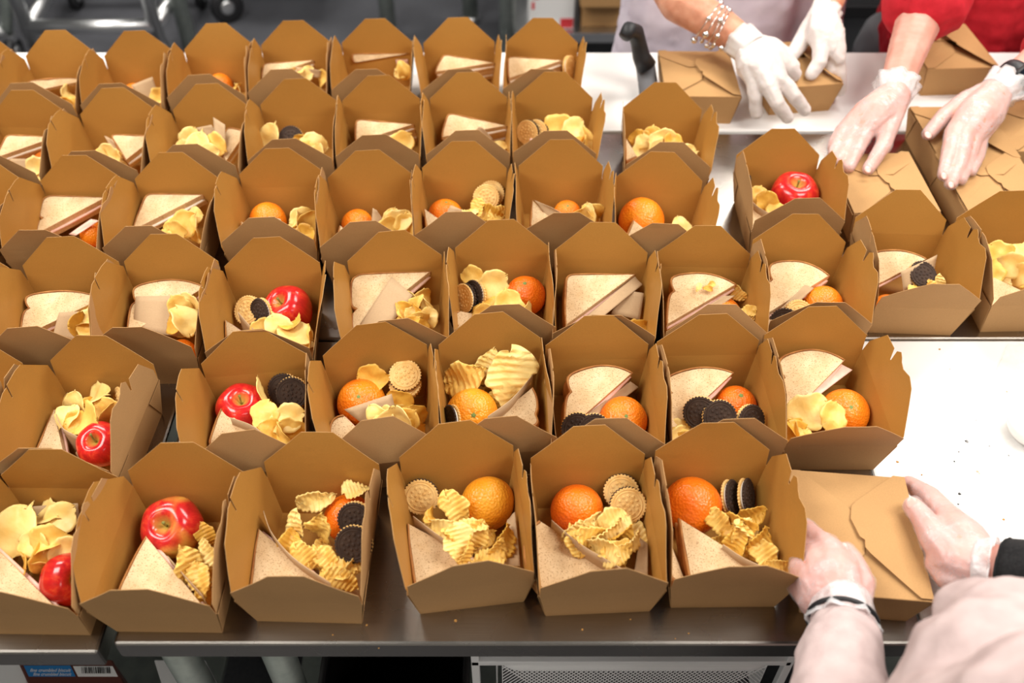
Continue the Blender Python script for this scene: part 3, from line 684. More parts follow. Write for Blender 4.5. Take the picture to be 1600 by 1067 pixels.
chips(k, 500, 885, 1.1, 4, 36, 26, 'r', .85)
cookie(k, 556, 812, 2.5, (-.2, -.75, .6), 'cg', 'chocolate cookie on the orange, upper of two'); cookie(k, 553, 850, 2.4, (-.05, -.72, .7), 'cg', 'chocolate cookie against right wall, lower of two')
k = '1d'
orange(k, 762, 780, 43, 'biggest smooth yellow-orange fruit', None, 1)
sandwich(k, (641, 925, 1.5), (634, 818, 2.2), (776, 892, 1.6), 'square', 'sandwich half with straight left crust')
divider(k, [(646, 806, 2.1), (680, 832, 2.2), (715, 856, 2.2)], 'kraft divider rising left of ridged chips')
cookie(k, 658, 776, 1.6, (-.05, -.75, .66), 'gc', 'upright golden-topped cookie in back left corner', .35)
for q in ((712, 792, 2.4, 1.0, 0), (690, 825, 2.2, 1.0, 1), (732, 825, 2.4, 1.0, 1), (715, 850, 2.6, .95, 4), (730, 862, 2.6, .9, 2), (705, 838, 2.4, .9, 2), (745, 838, 2.1, .9, 0), (788, 845, 2.0, 1.0, 3), (775, 865, 1.8, .85, 2), (675, 808, 2.0, .8, 3), (764, 873, 1.9, .8, 0)): chip(k, q[0], q[1], q[2], (R.uniform(-.5, .5), -.6, .65), q[3], 'r', None, None, q[4])
chips(k, 735, 845, 1.2, 4, 45, 25, 'r', .9)
sheet(k, 'paper_napkin', [(792, 812, 1.6), (805, 800, 1.8), (812, 884, 1.5), (780, 884, 1.5)], 'kraft paper against the right wall')
k = '1e'
orange(k, 900, 786, 42, 'whole orange right of centre-left wall', None, 2)
sandwich(k, (851, 925, 1.4), (841, 814, 2.2), (970, 893, 1.6), 'round', 'sandwich half with a curved brown crust')
divider(k, [(862, 812, 2.4), (905, 848, 2.35), (945, 872, 2.3), (986, 896, 2.1)], 'long kraft divider in front of chip pile')
cookie(k, 971, 768, 1.7, (-.15, -.7, .65), 'gc', 'rear one of two golden cookies', .35); cookie(k, 981, 789, 2.0, (.05, -.72, .68), 'gc', 'front one of two golden cookies', .35)
for q in ((930, 815, 2.4, .95, 1), (905, 830, 2.3, .9, 4), (925, 838, 2.6, 1.0, 2), (950, 832, 2.7, 1.0, 1), (970, 840, 2.6, .95, 3), (940, 858, 2.7, .95, 4), (965, 862, 2.6, .95, 0), (985, 850, 2.4, .9, 1), (900, 845, 2.3, .85, 0), (955, 815, 2.5, .9, 4)): chip(k, q[0], q[1], q[2], (R.uniform(-.5, .5), -.6, .65), q[3], 'r', None, None, q[4])
chips(k, 950, 850, 1.3, 6, 45, 28, 'r', .9)
sheet(k, 'paper_napkin', [(1000, 840, 1.7), (1012, 850, 1.8), (1012, 898, 1.6), (990, 898, 1.6)], 'kraft paper at right of chips')
k = '1f'
orange(k, 1081, 783, 45, 'bright glossy deep orange fruit', None, 2)
cookie(k, 1142, 777, 1.35, (.80, -.30, .5), 'cg', 'left one of two upright chocolate cookies', .4); cookie(k, 1166, 775, 1.4, (.85, -.30, .45), 'cg', 'right one of two upright chocolate cookies', .3)
sandwich(k, (1079, 915, 1.7), (1062, 810, 2.5), (1178, 882, 1.8), 'square', 'speckled sandwich half facing up', fill='turkey')
sandwich(k, (1050, 905, 1.5), (1038, 822, 1.9), (1072, 912, 1.4), 'square', 'narrow edge-on sandwich half', .3)
divider(k, [(1130, 850, 2.1), (1160, 870, 2.1), (1190, 884, 2.0)], 'kraft divider edge in front of chips')
for q in ((1150, 820, 2.5, 1.1, 3), (1170, 828, 2.5, 1.15, 1), (1125, 815, 2.2, .9, 0), (1160, 845, 2.3, 1.0, 2), (1185, 850, 2.2, .95, 3), (1195, 865, 2.1, .9, 0), (1150, 850, 2.2, .9, 3), (1172, 808, 1.9, .9, 3), (1214, 885, 2.0, .7, 2)): chip(k, q[0], q[1], q[2], (R.uniform(-.5, .3), -.55, .7), q[3], 'r', None, None, q[4])
chips(k, 1165, 850, 1.2, 5, 36, 24, 'r', .9)
sheet(k, 'paper_napkin', [(1195, 845, 2.0), (1222, 860, 1.9), (1212, 890, 1.5), (1195, 880, 1.5)], 'kraft paper corner beside chips')
# ---- second row
k = '2b'
sandwich(k, (26, 712, 1.5), (84, 640, 2.2), (100, 712, 1.6), 'square', 'tan sandwich half leaning left')
divider(k, [(86, 640, 2.2), (98, 668, 2.1), (130, 688, 2.1), (118, 708, 1.4)], 'kraft cup-shaped divider under chips')
for q in ((135, 655, 2.5, 1.25, 0), (118, 635, 2.3, .95, 3), (150, 620, 2.2, 1.0, 1), (105, 650, 2.3, .8, 1), (170, 640, 2.2, .95, 2), (172, 652, 2.2, .8, 0), (122, 662, 2.1, .8, 4)): chip(k, q[0], q[1], q[2], (R.uniform(-.5, .3), -.5, .75), q[3], 's', None, None, q[4])
chips(k, 132, 640, 1.2, 5, 36, 16)
apple(k, 160, 696, 35, 'red apple with curved stem', (-.1, -.35, .9), M['apple_d'], 1.7, .9)
cookie(k, 188, 630, 1.9, (-.75, -.4, .4), 'gg', 'golden cookie partly behind right flap', .3)
k = '2c'
apple(k, 381, 627, 39, 'striped red apple with tall stem', (.12, -.1, .95), M['apple_d'], None, .1)
cookie(k, 444, 608, 1.7, (-.1, -.7, .6), 'cg', 'rear chocolate cookie of the overlapping pair', .35); cookie(k, 457, 614, 2.0, (-.05, -.75, .6), 'cg', 'front chocolate cookie of the overlapping pair', .35)
sandwich(k, (316, 697, 1.6), (346, 637, 2.3), (436, 706, 1.7), 'square', 'sandwich half pointing to the apple')
divider(k, [(360, 652, 2.3), (400, 668, 2.3), (434, 703, 2.0)], 'dark kraft divider behind bread')
for q in ((408, 608, 2.5, .95, 3), (415, 650, 2.4, 1.0, 0), (447, 655, 2.5, 1.1, 3), (440, 682, 2.2, .9, 2), (455, 672, 2.2, .9, 0), (425, 673, 2.2, .8, 4)): chip(k, q[0], q[1], q[2], (R.uniform(-.5, .3), -.6, .7), q[3], 's', None, None, q[4])
chips(k, 435, 665, 1.2, 4, 32, 22)
k = '2d'
orange(k, 565, 627, 38, 'clementine with pale green stem scar', (.0, -.40, .9), 0)
chip(k, 582, 590, 2.3, (0, -.7, .6), .9, 's', 'brown-edged chip behind clementine', 0, 4)
sheet(k, 'paper_napkin', [(538, 640, 2.5), (612, 615, 2.6), (625, 668, 1.4), (582, 674, 1.3)], 'folded kraft paper between fruit and chips')
cookie(k, 633, 600, 1.7, (0, -.40, .9), 'gg', 'lower golden cookie of a flat stack', .3); cookie(k, 633, 587, 2.1, (.05, -.42, .9), 'gc', 'upper golden cookie of a flat stack', .3)
sandwich(k, (522, 692, 1.6), (535, 648, 2.2), (590, 700, 1.5), 'round', 'dark crusted bread end')
for q in ((605, 655, 2.5, .95, 3), (618, 660, 2.6, 1.1, 1), (600, 668, 2.3, .9, 5), (632, 660, 2.4, 1.0, 0), (642, 675, 2.1, .9, 4), (625, 625, 2.1, .8, 4), (652, 650, 2.0, .8, 4), (590, 650, 2.4, .8, 3)): chip(k, q[0], q[1], q[2], (R.uniform(-.9, .9), -.6, .35), q[3], 's', None, None, q[4])
chips(k, 622, 665, 1.2, 5, 32, 26)
k = '2e'
chip(k, 722, 590, 2.3, (-.35, -.75, .5), 1.25, 'r', 'left of three big ridged chips', .6, 0); chip(k, 758, 574, 2.4, (-.1, -.8, .5), 1.15, 'r', 'rear one of three big ridged chips', 1.2, 1); chip(k, 797, 592, 2.5, (.1, -.8, .55), 1.45, 'r', 'largest ridged chip, standing at back', 1.5, 4)
chip(k, 815, 585, 2.1, (.2, -.7, .6), .9, 'r', None, .5, 3)
chips(k, 765, 600, 1.1, 4, 36, 22, 'r', .95)
orange(k, 731, 648, 41, 'yellowish clementine, stem towards viewer', (.1, -.62, .7), 1)
divider(k, [(762, 650, 2.6), (800, 622, 2.7), (832, 585, 2.5)], 'kraft divider slanting up to the right')
sandwich(k, (838, 668, 1.9), (832, 605, 2.6), (775, 652, 2.2), 'dome', 'small sandwich half with outward crust')
cookie(k, 684, 660, 1.8, (-.8, -.3, .3), 'cg', 'edge of a cookie at left wall', .3)
k = '2f'
sandwich(k, (890, 586, 2.7), (882, 676, 1.6), (988, 582, 2.7), 'domet', 'speckled sandwich stacked on another', under=1, lay=2)
sheet(k, 'paper_napkin', [(985, 596, 2.0), (998, 605, 1.6), (910, 672, 1.4), (895, 664, 1.6)], 'layered kraft papers along the cut')
cookie(k, 903, 670, 1.9, (-.1, -.75, .6), 'cg', 'left chocolate cookie behind front flap', .3); cookie(k, 928, 672, 1.9, (.1, -.7, .65), 'cg', 'right chocolate cookie behind front flap', .3)
orange(k, 973, 657, 38, 'clementine with bright green stem scar', (.05, -.45, .88), 0)
k = '2g'
sandwich(k, (1042, 590, 2.6), (1050, 672, 1.7), (1146, 582, 2.6), 'domet', 'rounded brown-crusted sandwich half', lay=1)
orange(k, 1149, 635, 33, 'glossy clementine behind dark cookies', (.1, -.1, .95), 2)
for (a, b, z, n, d) in ((1094, 645, 2.5, (-.25, -.72, .6), 'leftmost of three chocolate cookies'), (1124, 651, 2.6, (.0, -.72, .68), 'middle of three chocolate cookies'), (1172, 658, 2.2, (.45, -.6, .6), 'rightmost chocolate cookie of three')): cookie(k, a, b, z, n, 'cg', d, .3)
sheet(k, 'paper_napkin', [(1080, 618, 2.2), (1110, 620, 2.2), (1080, 668, 1.6), (1060, 672, 1.6)], 'kraft paper beside the bread')
chips(k, 1055, 684, 1.5, 4, 22, 10)
k = '2h'
sandwich(k, (1220, 560, 2.7), (1222, 662, 1.6), (1320, 562, 2.7), 'domet', 'large sandwich half showing pink ham', lay=1)
sheet(k, 'ham_slice', [(1312, 568, 2.2), (1332, 578, 2.0), (1250, 640, 1.7), (1235, 640, 1.8)], 'pink ham slice sticking out of bread', 'ham', 'ham')
orange(k, 1319, 645, 38, 'clementine with star-shaped green scar', (.0, -.40, .9), 0)
chip(k, 1265, 642, 2.4, (-.1, -.6, .75), 1.05, 's', 'round puffy potato chip', .6, 1); chip(k, 1301, 650, 2.5, (.1, -.5, .8), .85, 's', 'small round potato chip', 1, 0)
chips(k, 1238, 678, 1.8, 5, 20, 10)
# ---- third row
k = '3b'
sandwich(k, (44, 462, 2.5), (18, 528, 1.5), (160, 466, 2.5), 'domet', 'large rounded sandwich half')
sheet(k, 'paper_napkin', [(92, 488, 2.3), (138, 486, 2.3), (132, 535, 1.2), (82, 528, 1.3)], 'brown paper square over bread')
chips(k, 132, 500, 2.0, 4, 14, 18)
k = '3c'
sandwich(k, (212, 448, 2.5), (198, 525, 1.5), (320, 448, 2.5), 'domet', 'rounded sandwich behind kraft square')
sheet(k, 'paper_napkin', [(212, 463, 2.5), (285, 462, 2.5), (278, 526, 1.5), (208, 516, 1.5)], 'large kraft paper square')
for q in ((288, 500, 2.5, 1.15, 1), (280, 480, 2.4, .95, 0), (296, 475, 2.2, .9, 3), (270, 505, 2.2, .8, 4)): chip(k, q[0], q[1], q[2], (R.uniform(-.5, .3), -.6, .7), q[3], 's', None, None, q[4])
chips(k, 290, 500, 1.2, 3, 16, 20)
orange(k, 285, 552, 22, 'orange mostly hidden beneath chips', None, 0)
k = '3d'
apple(k, 453, 478, 37, 'vivid red apple with short pale stem', (-.35, -.2, .9), M['apple'], None, .1)
cookie(k, 408, 489, 1.9, (-.55, -.55, .4), 'cg', 'chocolate cookie standing on edge', .4); cookie(k, 388, 485, 1.6, (-.3, -.5, .7), 'gg', 'golden cookie behind the chocolate one', .3)
sandwich(k, (345, 535, 1.5), (352, 500, 2.1), (395, 530, 1.6), 'square', 'small visible bread tip')
divider(k, [(372, 487, 2.3), (385, 502, 2.2), (402, 520, 2.0)], 'kraft divider next to cookies')
for q in ((410, 515, 2.3, .9, 0), (435, 515, 2.4, 1.1, 1), (462, 520, 2.4, 1.1, 3), (455, 505, 2.5, .8, 4), (480, 530, 2.1, .9, 0)): chip(k, q[0], q[1], q[2], (R.uniform(-.5, .3), -.6, .7), q[3], 's', None, None, q[4])
chips(k, 450, 525, 1.3, 4, 34, 14)
k = '3e'
sandwich(k, (553, 420, 2.6), (553, 518, 1.6), (672, 424, 2.6), 'mushroom', 'square bread with a notched crust')
sheet(k, 'paper_napkin', [(612, 432, 2.9), (645, 462, 2.6), (600, 520, 1.6), (556, 516, 1.7)], 'slanted kraft paper on the bread')
for i in range(13):
    a = i*2.4; r_ = math.sqrt(i/13); chip(k, 650+30*r_*math.cos(a), 488+30*r_*math.sin(a), 2.4-.4*r_, (R.uniform(-1, 1), -.6, .4), .62, 's', 'small broken potato chip')
k = '3f'
cookie(k, 720, 466, 1.7, (-.7, -.5, .35), 'gc', 'golden cookie leaning on left wall', .4); cookie(k, 742, 460, 1.8, (-.7, -.5, .35), 'cg', 'cookie right behind the leaning golden one', .4)
chip(k, 768, 446, 2.5, (-.2, -.8, .5), 1.05, 's', 'pale curled chip standing up', .7, 3); chip(k, 738, 430, 2.3, (0, -.2, .9), .8, 's', None, 0, 0); chip(k, 795, 478, 2.3, (.2, -.7, .6), 1.05, 's', 'large tan chip beside the orange', 1.5, 0)
for q in ((765, 480, 1.9, .9, 4), (755, 492, 2.0, .9, 0), (820, 492, 2.3, .9, 3), (785, 455, 1.9, .8, 1)): chip(k, q[0], q[1], q[2], (R.uniform(-.4, .4), -.6, .6), q[3], 's', None, None, q[4])
chips(k, 775, 485, 1.2, 3, 36, 14)
orange(k, 826, 462, 32, 'pebbly orange with tiny green scar', (-.05, -.1, 1), 2)
sandwich(k, (700, 520, 1.6), (706, 486, 2.1), (852, 512, 1.8), 'dome', 'thin sandwich half along front wall')
k = '3g'
sandwich(k, (884, 428, 2.6), (884, 508, 1.7), (992, 428, 2.6), 'square', 'neat square-cornered sandwich half', lay=2)
sheet(k, 'paper_napkin', [(992, 432, 2.4), (1004, 445, 2.3), (920, 512, 1.6), (902, 505, 1.7)], 'thin layered papers along the cut'); sheet(k, 'paper_napkin', [(970, 452, 2.2), (1006, 458, 2.2), (1000, 500, 1.3), (955, 490, 1.4)], 'crumpled kraft paper at right')
chip(k, 996, 515, 1.7, (0, -.6, .7), .8, 's', 'single chip in front corner'); chip(k, 980, 522, 1.5, None, .8, 's')
k = '3h'
sandwich(k, (1052, 432, 2.6), (1042, 507, 1.6), (1150, 444, 2.6), 'domet', 'rounded sandwich half with crumbs')
for dx, dy in ((-4, 0), (3, 3), (6, -3)): chip(k, 1100+dx*2, 448+dy, 2.75, (0, -.4, .9), .3, 'r', 'tiny chip shard lying on bread')
orange(k, 1130, 492, 28, 'clementine with dark green scar', (.1, -.35, .9), 0)
sheet(k, 'paper_napkin', [(1130, 462, 2.2), (1148, 462, 2.1), (1080, 512, 1.5), (1055, 512, 1.5)], 'brown paper under bread')
for q in ((1152, 458, 1.8, .7, 0), (1165, 490, 2.1, .8, 2), (1158, 498, 2.1, .8, 1), (1150, 505, 1.9, .8, 3)): chip(k, q[0], q[1], q[2], (R.uniform(-.9, .2), -.6, .5), q[3], 'r', None, None, q[4])
k = '3i'
sandwich(k, (1206, 412, 2.6), (1192, 494, 1.6), (1296, 430, 2.6), 'domet', 'rounded sandwich half over paper')
sheet(k, 'paper_napkin', [(1258, 445, 2.4), (1272, 450, 2.2), (1205, 512, 1.6), (1190, 508, 1.6)], 'slanted kraft papers below bread')
orange(k, 1284, 478, 32, 'shiny clementine lit from above', None, 0)
cookie(k, 1247, 492, 1.9, (.1, -.7, .7), 'gg', 'golden cookie behind front flap', .3); cookie(k, 1226, 505, 1.7, (-.4, -.6, .6), 'cc', 'dark cookie behind front flap', .3)
chips(k, 1235, 510, 1.3, 2, 16, 6)
k = '3j'
sandwich(k, (1368, 394, 2.6), (1366, 447, 1.7), (1448, 404, 2.6), 'domet', 'sandwich half in the left corner')
sheet(k, 'paper_napkin', [(1408, 425, 2.6), (1464, 398, 2.6), (1458, 440, 1.5), (1412, 460, 1.5)], 'pointed kraft paper holding cookies')
cookie(k, 1441, 442, 1.7, (.15, -.45, .85), 'cg', 'lower chocolate-topped cookie of a flat pair', .35); cookie(k, 1441, 430, 2.1, (.15, -.45, .85), 'cg', 'upper chocolate-topped cookie of a flat pair', .35)
orange(k, 1384, 482, 22, 'orange just showing over front flap', None, 0)
for q in ((1432, 456, 1.9, .8, 0), (1455, 450, 1.9, .7, 2), (1468, 445, 1.8, .7, 1)): chip(k, q[0], q[1], q[2], (R.uniform(-.5, .5), -.6, .5), q[3], 'r', None, None, q[4])
k = '3k'
sandwich(k, (1532, 490, 1.7), (1536, 425, 2.2), (1630, 470, 1.9), 'square', 'sandwich half with brown edge')
for q in ((1562, 398, 2.3, 1.1, 0), (1578, 415, 2.6, 1.1, 3), (1590, 400, 2.3, 1.0, 1), (1555, 425, 2.4, .9, 0), (1595, 430, 2.4, 1.0, 3)): chip(k, q[0], q[1], q[2], (R.uniform(-.5, .5), -.6, .6), q[3], 's', None, None, q[4])
chips(k, 1585, 420, 1.4, 5, 28, 20)
# ---- fourth row
k = '4b'
sandwich(k, (66, 306, 2.6), (56, 364, 1.7), (165, 308, 2.6), 'mushroom', 'square bread with small notch')
sheet(k, 'ham_slice', [(142, 342, 2.0), (155, 345, 1.9), (118, 368, 1.5), (108, 366, 1.5)], 'pink ham slice below bread', 'ham', 'ham')
orange(k, 146, 366, 20, 'orange at front right corner', None, 0)
k = '4c'
sandwich(k, (228, 302, 2.6), (197, 360, 1.8), (316, 304, 2.7), 'square', 'clean square sandwich half')
for q in ((300, 340, 2.1, 1.1, 3), (285, 352, 2.1, 1.1, 0), (306, 358, 1.9, 1.0, 1), (270, 362, 2.0, .9, 0)): chip(k, q[0], q[1], q[2], (R.uniform(-.3, .3), -.6, .7), q[3], 's', None, None, q[4])
k = '4d'
orange(k, 419, 345, 29, 'glossy clementine behind brown paper', None, 0)
sheet(k, 'paper_napkin', [(420, 338, 2.6), (438, 342, 2.6), (455, 378, 1.6), (398, 362, 1.7)], 'pointed kraft paper in front of fruit')
sandwich(k, (372, 372, 1.6), (377, 346, 2.1), (405, 366, 1.8), 'square', 'small bread tip at left')
for q in ((470, 338, 2.4, .95, 3), (462, 352, 2.3, .95, 1), (480, 352, 2.3, 1.0, 0), (475, 370, 2.1, .95, 4), (485, 385, 1.8, .9, 0), (455, 365, 2.1, .8, 5)): chip(k, q[0], q[1], q[2], (R.uniform(-.5, .5), -.6, .6), q[3], 's', None, None, q[4])
chips(k, 472, 365, 1.2, 3, 20, 18)
k = '4e'
orange(k, 559, 353, 26, 'small shiny clementine', None, 0)
sheet(k, 'paper_napkin', [(582, 325, 2.7), (588, 328, 2.7), (606, 355, 1.6), (580, 360, 1.6)], 'upright kraft paper corner')
sandwich(k, (524, 388, 1.5), (531, 352, 2.2), (562, 375, 1.7), 'square', 'narrow bread tip')
for q in ((612, 345, 2.2, 1.0, 3), (625, 345, 2.4, .95, 1), (640, 352, 2.2, .9, 0), (605, 355, 2.1, .9, 0)): chip(k, q[0], q[1], q[2], (R.uniform(-.5, .5), -.6, .6), q[3], 's', None, None, q[4])
k = '4f'
orange(k, 696, 336, 27, 'clementine beside a paper point', (.1, .1, 1), 0)
sheet(k, 'paper_napkin', [(704, 320, 2.5), (722, 328, 2.5), (718, 348, 1.6), (690, 348, 1.7)], 'small kraft paper point on fruit')
cookie(k, 768, 303, 1.9, (-.1, -.7, .6), 'gc', 'rear golden cookie leaning on back wall', .3); cookie(k, 760, 309, 2.1, (-.05, -.72, .66), 'gc', 'front golden cookie showing its dots', .3)
sandwich(k, (668, 372, 1.6), (663, 326, 2.4), (700, 352, 2.0), 'square', 'upright narrow sandwich tip')
for q in ((745, 330, 2.2, .95, 0), (765, 332, 2.3, .95, 3), (785, 334, 2.2, .9, 2), (730, 335, 2.1, .8, 4)): chip(k, q[0], q[1], q[2], (R.uniform(-.4, .4), -.4, .8), q[3], 'r', None, None, q[4])
k = '4g'
sandwich(k, (828, 356, 1.7), (832, 313, 2.5), (864, 345, 2.0), 'square', 'steep white sandwich tip')
sheet(k, 'paper_napkin', [(834, 312, 2.7), (862, 324, 2.6), (914, 352, 1.7), (862, 350, 1.7)], 'brown paper along the sandwich')
orange(k, 886, 334, 22, 'clementine half hidden by brown paper', (.0, -.2, .9), 0)
for q in ((905, 333, 2.3, .9, 5), (920, 335, 2.2, .8, 3), (935, 333, 2.1, .8, 5)): chip(k, q[0], q[1], q[2], (R.uniform(-.9, .9), -.6, .4), q[3], 's', None, None, q[4])
k = '4h'
orange(k, 1002, 341, 36, 'large round orange', None, 0)
sandwich(k, (975, 378, 1.7), (990, 344, 2.4), (1020, 368, 1.9), 'square', 'white bread tip before the orange')
chip(k, 1065, 356, 1.5, (0, -.5, .8), .8, 's', 'lone folded chip by right wall'); chip(k, 1055, 362, 1.2, None, .8, 's')
k = '4i'
apple(k, 1245, 299, 36, 'glossy red apple in rearmost right box', (.0, -.12, 1), M['apple'], None, .05)
cookie(k, 1157, 294, 1.6, (.97, -.1, .05), 'gg', 'golden cookie edge-on at left wall', .25); cookie(k, 1167, 294, 1.6, (.97, -.1, .05), 'cg', 'cookie edge-on beside the golden one', .35)
sandwich(k, (1160, 372, 1.6), (1168, 320, 2.3), (1208, 345, 2.0), 'square', 'soft white bread corner')
divider(k, [(1174, 313, 2.4), (1188, 325, 2.3), (1212, 338, 2.1)], 'kraft divider behind bread')
for q in ((1185, 308, 2.1, .95, 0), (1198, 318, 2.2, .9, 4), (1212, 330, 2.1, .8, 0)): chip(k, q[0], q[1], q[2], (R.uniform(-.3, .3), -.6, .6), q[3], 's', None, None, q[4])
# ---- fifth row
k = '5a'
sandwich(k, (10, 210, 2.6), (-6, 246, 1.9), (86, 214, 2.6), 'square', 'flat sandwich half')
orange(k, 72, 250, 18, 'small patch of orange', None, 0)
sheet(k, 'paper_napkin', [(15, 248, 2.0), (55, 248, 2.0), (50, 272, 1.2), (20, 272, 1.2)], 'brown paper below bread')
chip(k, 64, 264, 1.8, (0, -.6, .7), .9, 's', 'single yellow chip'); chip(k, 55, 268, 1.5, None, .8, 's')
k = '5b'
sandwich(k, (172, 210, 2.6), (196, 250, 1.9), (248, 212, 2.6), 'square', 'pale sandwich corner')
sheet(k, 'paper_napkin', [(163, 212, 2.5), (176, 218, 2.5), (200, 252, 1.4), (184, 252, 1.4)], 'white-lit paper edge beside bread')
for q in ((160, 240, 2.0, .8, 5), (172, 243, 2.1, .9, 1), (182, 246, 1.9, .8, 3)): chip(k, q[0], q[1], q[2], (R.uniform(-.9, .3), -.6, .5), q[3], 's', None, None, q[4])
k = '5c'
for q in ((296, 222, 2.3, 1.0, 3), (310, 230, 2.4, 1.05, 1), (335, 226, 2.6, .9, 0), (325, 238, 2.3, .9, 3), (290, 235, 2.0, .8, 1)): chip(k, q[0], q[1], q[2], (R.uniform(-.3, .3), -.7, .6), q[3], 's', 'pale angular potato chip', None, q[4])
sheet(k, 'paper_napkin', [(333, 183, 3.4), (352, 195, 3.2), (352, 250, 1.7), (335, 215, 2.5)], 'tall pointed kraft paper'); sheet(k, 'paper_napkin', [(306, 200, 2.8), (330, 195, 3.0), (345, 215, 2.3), (312, 210, 2.4)], 'kraft paper lying behind chips')
sandwich(k, (355, 200, 2.6), (352, 252, 1.8), (385, 205, 2.5), 'round', 'bread slice at right')
k = '5d'
cookie(k, 455, 216, 2.0, (0, -.7, .7), 'cg', 'dark cookie facing up', .3)
chip(k, 422, 214, 2.2, (-.3, -.8, .5), 1.05, 's', 'tall chip at left wall', 1.4, 1)
for q in ((475, 222, 2.3, .9, 4), (490, 225, 2.5, 1.1, 3), (480, 240, 2.2, 1.0, 0), (495, 245, 2.0, 1.0, 1), (465, 235, 2.0, .8, 4)): chip(k, q[0], q[1], q[2], (R.uniform(-.3, .3), -.7, .6), q[3], 's', None, None, q[4])
k = '5e'
sandwich(k, (556, 186, 2.6), (556, 222, 1.9), (646, 194, 2.6), 'square', 'toast-edged sandwich half', lay=2)
sheet(k, 'paper_napkin', [(595, 211, 2.5), (608, 214, 2.5), (610, 240, 1.6), (592, 232, 1.7)], 'small kraft square')
chip(k, 627, 226, 2.3, (0, -.8, .6), 1.1, 's', 'large yellow chip', .8, 0); chip(k, 615, 236, 1.8, None, .9, 's')
k = '5f'
sandwich(k, (700, 176, 2.7), (690, 214, 1.9), (794, 196, 2.6), 'square', 'sandwich half with dark crust', lay=2)
sheet(k, 'paper_napkin', [(748, 198, 2.8), (754, 199, 2.8), (772, 220, 1.9), (736, 212, 2.1)], 'kraft paper tip in front')
for q in ((765, 232, 2.0, .8, 0), (782, 228, 2.0, .8, 3)): chip(k, q[0], q[1], q[2], (R.uniform(-.3, .3), -.6, .6), q[3], 's', None, None, q[4])
k = '5g'
cookie(k, 825, 207, 2.0, (-.5, -.7, .35), 'gc', 'golden cookie on edge', .35); cookie(k, 840, 206, 2.0, (-.5, -.7, .35), 'gc', 'second cookie on edge behind golden one', .35)
chip(k, 872, 205, 2.3, (-.2, -.7, .6), 1.35, 's', 'largest chip, at back', .5, 0); chip(k, 895, 206, 2.6, (0, -.6, .7), 1.15, 's', 'pale yellow chip over the largest', .9, 3)
for q in ((915, 220, 2.3, .95, 5), (925, 225, 2.2, .9, 5), (905, 228, 2.1, .9, 0), (870, 228, 1.9, .9, 0)): chip(k, q[0], q[1], q[2], (R.uniform(.3, .9), -.6, .4), q[3], 's', None, None, q[4])
sheet(k, 'ham_slice', [(828, 216, 2.2), (842, 218, 2.2), (838, 238, 1.5), (824, 236, 1.5)], 'pink ham edge at left', 'ham', 'ham')
k = '5h'
for q in ((1000, 218, 2.3, .95, 4), (1020, 215, 2.4, 1.0, 0), (1035, 218, 2.6, 1.1, 3), (1050, 225, 2.4, .85, 4), (1070, 240, 2.0, .9, 1), (1030, 232, 2.2, 1.1, 3), (1005, 228, 2.1, .9, 1)): chip(k, q[0], q[1], q[2], (R.uniform(-.3, .3), -.7, .6), q[3], 's', None, None, q[4])
sandwich(k, (966, 252, 1.7), (978, 216, 2.4), (996, 245, 1.9), 'square', 'white bread tip')
# ---- back row
k = '6b'
sandwich(k, (48, 126, 2.7), (40, 145, 2.0), (140, 124, 2.7), 'domet', 'rounded bread slice', .5)
chips(k, 108, 160, 1.9, 3, 14, 14)
k = '6c'
orange(k, 213, 142, 18, 'orange tucked behind paper', None, 0)
sheet(k, 'paper_napkin', [(205, 133, 2.5), (238, 120, 2.8), (250, 155, 1.5), (220, 158, 1.5)], 'brown paper square over the orange')
for q in ((248, 150, 1.9, .8, 0), (243, 158, 1.8, .8, 3)): chip(k, q[0], q[1], q[2], None, q[3], 's', None, None, q[4])
k = '6d'
orange(k, 345, 135, 21, 'orange showing its top', None, 0)
for q in ((368, 138, 2.1, .8, 0), (375, 145, 1.9, .8, 3)): chip(k, q[0], q[1], q[2], None, q[3], 's', None, None, q[4])
k = '6e'
sandwich(k, (412, 99, 2.7), (408, 122, 2.2), (490, 94, 2.7), 'square', 'bread with torn corner')
sheet(k, 'paper_napkin', [(460, 104, 2.5), (502, 110, 2.5), (500, 122, 1.9), (470, 118, 2.0)], 'pale crumpled paper')
for q in ((465, 112, 2.3, .8, 1), (480, 115, 2.2, .8, 3), (503, 122, 1.9, .9, 0)): chip(k, q[0], q[1], q[2], None, q[3], 's', None, None, q[4])
k = '6f'
sandwich(k, (552, 74, 2.7), (553, 98, 2.1), (640, 76, 2.7), 'square', 'toast-edged sandwich half', lay=2)
sheet(k, 'ham_slice', [(618, 93, 2.2), (638, 88, 2.2), (638, 100, 1.8), (620, 102, 1.8)], 'pink ham slice', 'ham', 'ham')
chip(k, 630, 110, 1.9, None, .9, 's'); chip(k, 625, 116, 1.6, None, .8, 's')
k = '6g'
sandwich(k, (693, 80, 2.7), (680, 112, 2.0), (772, 98, 2.6), 'square', 'slanted white sandwich half', lay=2)
k = '6h'
sandwich(k, (793, 88, 2.7), (795, 122, 2.0), (878, 94, 2.6), 'square', 'brown-crusted white sandwich half', lay=2)
cookie(k, 890, 105, 1.9, (.8, -.4, .3), 'gg', 'golden cookie at right wall', .3)

